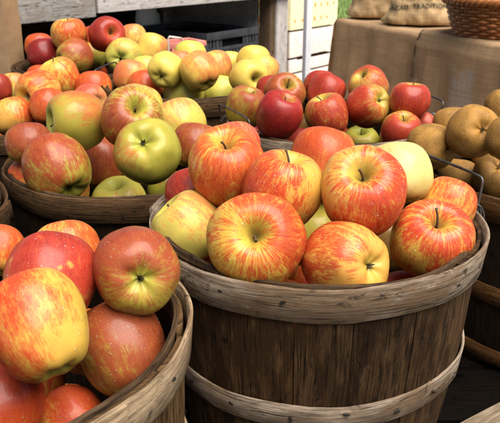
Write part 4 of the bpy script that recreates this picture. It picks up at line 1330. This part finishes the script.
def stencil(txt, size, zmid, xmid, slope):
    cu = bpy.data.curves.new('txt', 'FONT'); cu.body = txt; cu.size = size; cu.align_x = 'CENTER'; cu.space_character = 1.12; cu.offset = size * 0.02
    ob = bpy.data.objects.new('txt', cu); COL.objects.link(ob)
    dg = bpy.context.evaluated_depsgraph_get(); dg.update()
    me = bpy.data.meshes.new_from_object(ob.evaluated_get(dg))
    bm = bmesh.new(); bm.from_mesh(me)
    bpy.data.objects.remove(ob); bpy.data.curves.remove(cu); bpy.data.meshes.remove(me)
    bmesh.ops.subdivide_edges(bm, edges=[e for e in bm.edges if e.calc_length() > .006], cuts=3, use_grid_fill=True)
    bmesh.ops.triangulate(bm, faces=bm.faces[:])
    for v in bm.verts:
        x = v.co.x + xmid; z = v.co.y + zmid + slope * v.co.x - 0.55 * (v.co.x + xmid) ** 2
        hit, loc, nr, fi = sk.ray_cast(Vector((x, -1.0, z)), Vector((0, 1, 0)))
        v.co = (loc + Vector((0, -.0025, 0))) if hit else Vector((x, -.1, z))
    o = mesh_obj('stencil_text', bm, INK, sk, smooth=False)
    return o
bpy.context.view_layer.update()
stencil('ACAD  TRADITION', .0235, .066, -.006, .05)
stencil('PRODUCE', .028, .100, -.006, .05)

# ------------------------------------------------------------------ wicker basket of apples
def wicker():
    t = NT('wicker_cane')
    p = t.uv()
    n = t.noise(t.mapv(p, (30, 200, 1)), 1.0, 4, 0.6); n2 = t.noise(t.obj(), 14, 3)
    c = t.mix(t.step(n, .3, .7), (0.19, 0.055, 0.013), (0.46, 0.165, 0.036))
    c = t.mix(t.math('MULTIPLY', t.step(n2, .5, .7), .5), c, (0.42, 0.165, 0.045))
    t.l(c, t.b.inputs['Base Color']); t.b.inputs['Roughness'].default_value = .42
    t.l(t.bump(n, .3, .002), t.b.inputs['Normal'])
    return t.m
WICK = wicker()
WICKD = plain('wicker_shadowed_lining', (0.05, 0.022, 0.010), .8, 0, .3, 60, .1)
wb = empty('wicker_basket', (.890, 2.50, TZ + .010)); tag(wb, 'reddish brown wicker basket with a braided rim, at the right end of the burlap table', 'basket')
RT, RB, HW = .195, .155, .118
rw = lambda z: RB + (RT - RB) * (z / HW) ** .8
NS = 36
bm = bmesh.new()
rows = 11
for j in range(rows):
    z = .008 + (HW - .016) * j / (rows - 1)
    pts = [((rw(z) + .0055 * cos(NS / 2 * a + pi * j)) * cos(a), (rw(z) + .0055 * cos(NS / 2 * a + pi * j)) * sin(a), z + .0012 * sin(3 * a + j)) for a in [2 * pi * i / (NS * 4) for i in range(NS * 4)]]
    add_tube(bm, pts, .0056, 6, closed=True)
mesh_obj('weave', bm, WICK, wb, angle=70)
bm = bmesh.new()
for k in range(NS):
    a = 2 * pi * k / NS
    add_tube(bm, [(rw(z) * cos(a), rw(z) * sin(a), z) for z in (0.0, HW * .33, HW * .66, HW)], .0042, 6)
mesh_obj('stakes', bm, WICK, wb, angle=70)
bm = bmesh.new()
for k in range(3):
    pts = []
    for i in range(216):
        a = 2 * pi * i / 216
        th = a * 22 + k * 2 * pi / 3
        r = RT + .004 + .0105 * cos(th); z = HW + .004 + .0095 * sin(th)
        pts.append((r * cos(a), r * sin(a), z))
    add_tube(bm, pts, .0085, 6, closed=True)
mesh_obj('rim', bm, WICK, wb, angle=70)
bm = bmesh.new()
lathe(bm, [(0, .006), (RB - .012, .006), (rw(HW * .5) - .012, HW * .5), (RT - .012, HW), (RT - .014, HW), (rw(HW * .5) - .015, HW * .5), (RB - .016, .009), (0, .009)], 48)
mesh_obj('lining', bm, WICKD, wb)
for i, (dx, dy, dz, R, lab) in enumerate(((-.045, -.105, .115, .040, 'yellow green apple in the wicker basket, left of the pair at its front'),
                                         (.040, -.11, .118, .040, 'yellow green apple in the wicker basket, right of the pair at its front'),
                                         (.005, -.030, .135, .041, 'yellow green apple behind the front pair in the wicker basket'))):
    place_apple('apple', (.890 + dx, 2.50 + dy, TZ + .010 + dz), R, (.1, .9, .2), 'lemon', .0, (0, .5, .2), lab, 'yellow green apples in the wicker basket', 200 + i, streak=.15)

# ------------------------------------------------------------------ ground, grass
def ground_mat(name, a, b, sc):
    t = NT(name)
    p = t.obj()
    n = t.noise(p, sc, 6, .65); n2 = t.noise(p, .7, 4, .6)
    c = t.mix(t.step(n, .35, .65), a, b)
    c = t.mix(t.math('MULTIPLY', t.step(n2, .45, .7), .4), c, tuple(x * .7 for x in a))
    t.l(c, t.b.inputs['Base Color']); t.b.inputs['Roughness'].default_value = .9
    t.l(t.bump(n, .5, .01), t.b.inputs['Normal'])
    return t.m
def sheet(name, pts, z, mat):
    bm = bmesh.new()
    bm.faces.new([bm.verts.new((x, y, z)) for x, y in pts])
    o = mesh_obj(name, bm, mat, smooth=False)
    return tag(o, kind='structure')
sheet('ground', [(-150, -150), (150, -150), (150, 150), (-150, 150)], 0.0, ground_mat('pale_gravel', (0.52, 0.49, 0.45), (0.62, 0.59, 0.55), 40))
sheet('added_dark_floor', [(-4.5, -4), (4.5, -4), (4.5, 3.9), (-4.5, 3.9)], 0.004, ground_mat('bounce_cut_dark', (0.035, 0.033, 0.030), (0.06, 0.056, 0.05), 60))  # added dark sheet, cuts the light bouncing up from the gravel
sheet('lawn', [(-60, 11.5), (60, 11.5), (60, 70), (-60, 70)], 0.004, ground_mat('grass_soil', (0.10, 0.15, 0.03), (0.16, 0.22, 0.05), 12))
bm = bmesh.new()
gr = random.Random(3)
for _ in range(9000):
    x = gr.uniform(-3.5, 7); y = 11.5 + 12 * gr.random() ** 1.5
    a = gr.uniform(0, 6.28); hh = gr.uniform(.05, .14); w = .012
    s = Vector((cos(a), sin(a), 0)) * w; b0 = Vector((x, y, .004)); ln = Vector((gr.uniform(-.04, .04), gr.uniform(-.04, .04), hh))
    bm.faces.new((bm.verts.new(b0 - s), bm.verts.new(b0 + s), bm.verts.new(b0 + ln)))
tag(mesh_obj('grass', bm, plain('grass_blades', (0.13, 0.20, 0.04), .7, 0, .3, 3, 0), smooth=False), 'sunny grass beyond the gravel', 'grass', kind='stuff')

# ------------------------------------------------------------------ light
SUN = Vector((.28, -.33, .9)).normalized()
sd = bpy.data.lights.new('sun', 'SUN'); sd.energy = 4.0; sd.angle = radians(58); sd.color = (1.0, .955, .88)
so = bpy.data.objects.new('sun', sd); so.rotation_euler = SUN.to_track_quat('Z', 'Y').to_euler(); link(so)
w = bpy.data.worlds.new('World'); scene.world = w; w.use_nodes = True
nt = w.node_tree; nt.nodes.clear()
sky = nt.nodes.new('ShaderNodeTexSky'); sky.sky_type = 'NISHITA'; sky.sun_disc = False
sky.sun_elevation = math.asin(SUN.z); sky.sun_rotation = atan2(SUN.x, SUN.y)
sky.air_density = 1.0; sky.dust_density = 2.5; sky.ozone_density = 1.0
bg = nt.nodes.new('ShaderNodeBackground'); bg.inputs[1].default_value = 0.05
wo = nt.nodes.new('ShaderNodeOutputWorld')
nt.links.new(sky.outputs[0], bg.inputs[0]); nt.links.new(bg.outputs[0], wo.inputs[0])

# ------------------------------------------------------------------ camera
cd = bpy.data.cameras.new('camera'); cam = bpy.data.objects.new('camera', cd); link(cam)
cam.location = CAM; cam.rotation_euler = (pi / 2 - PITCH, 0, 0)
cd.sensor_width = 36; cd.lens = FPX / 500 * 36
cd.clip_start = .01; cd.clip_end = 400
cd.dof.use_dof = True; cd.dof.focus_distance = .60; cd.dof.aperture_fstop = 25
scene.camera = cam
vs = scene.view_settings
vs.view_transform = 'Standard'; vs.look = 'None'; vs.exposure = 1.08; vs.gamma = 1.0; vs.use_curve_mapping = False
scene.render.engine = 'CYCLES'
scene.cycles.max_bounces = 6; scene.cycles.diffuse_bounces = 3; scene.cycles.glossy_bounces = 3
scene.cycles.use_denoising = True
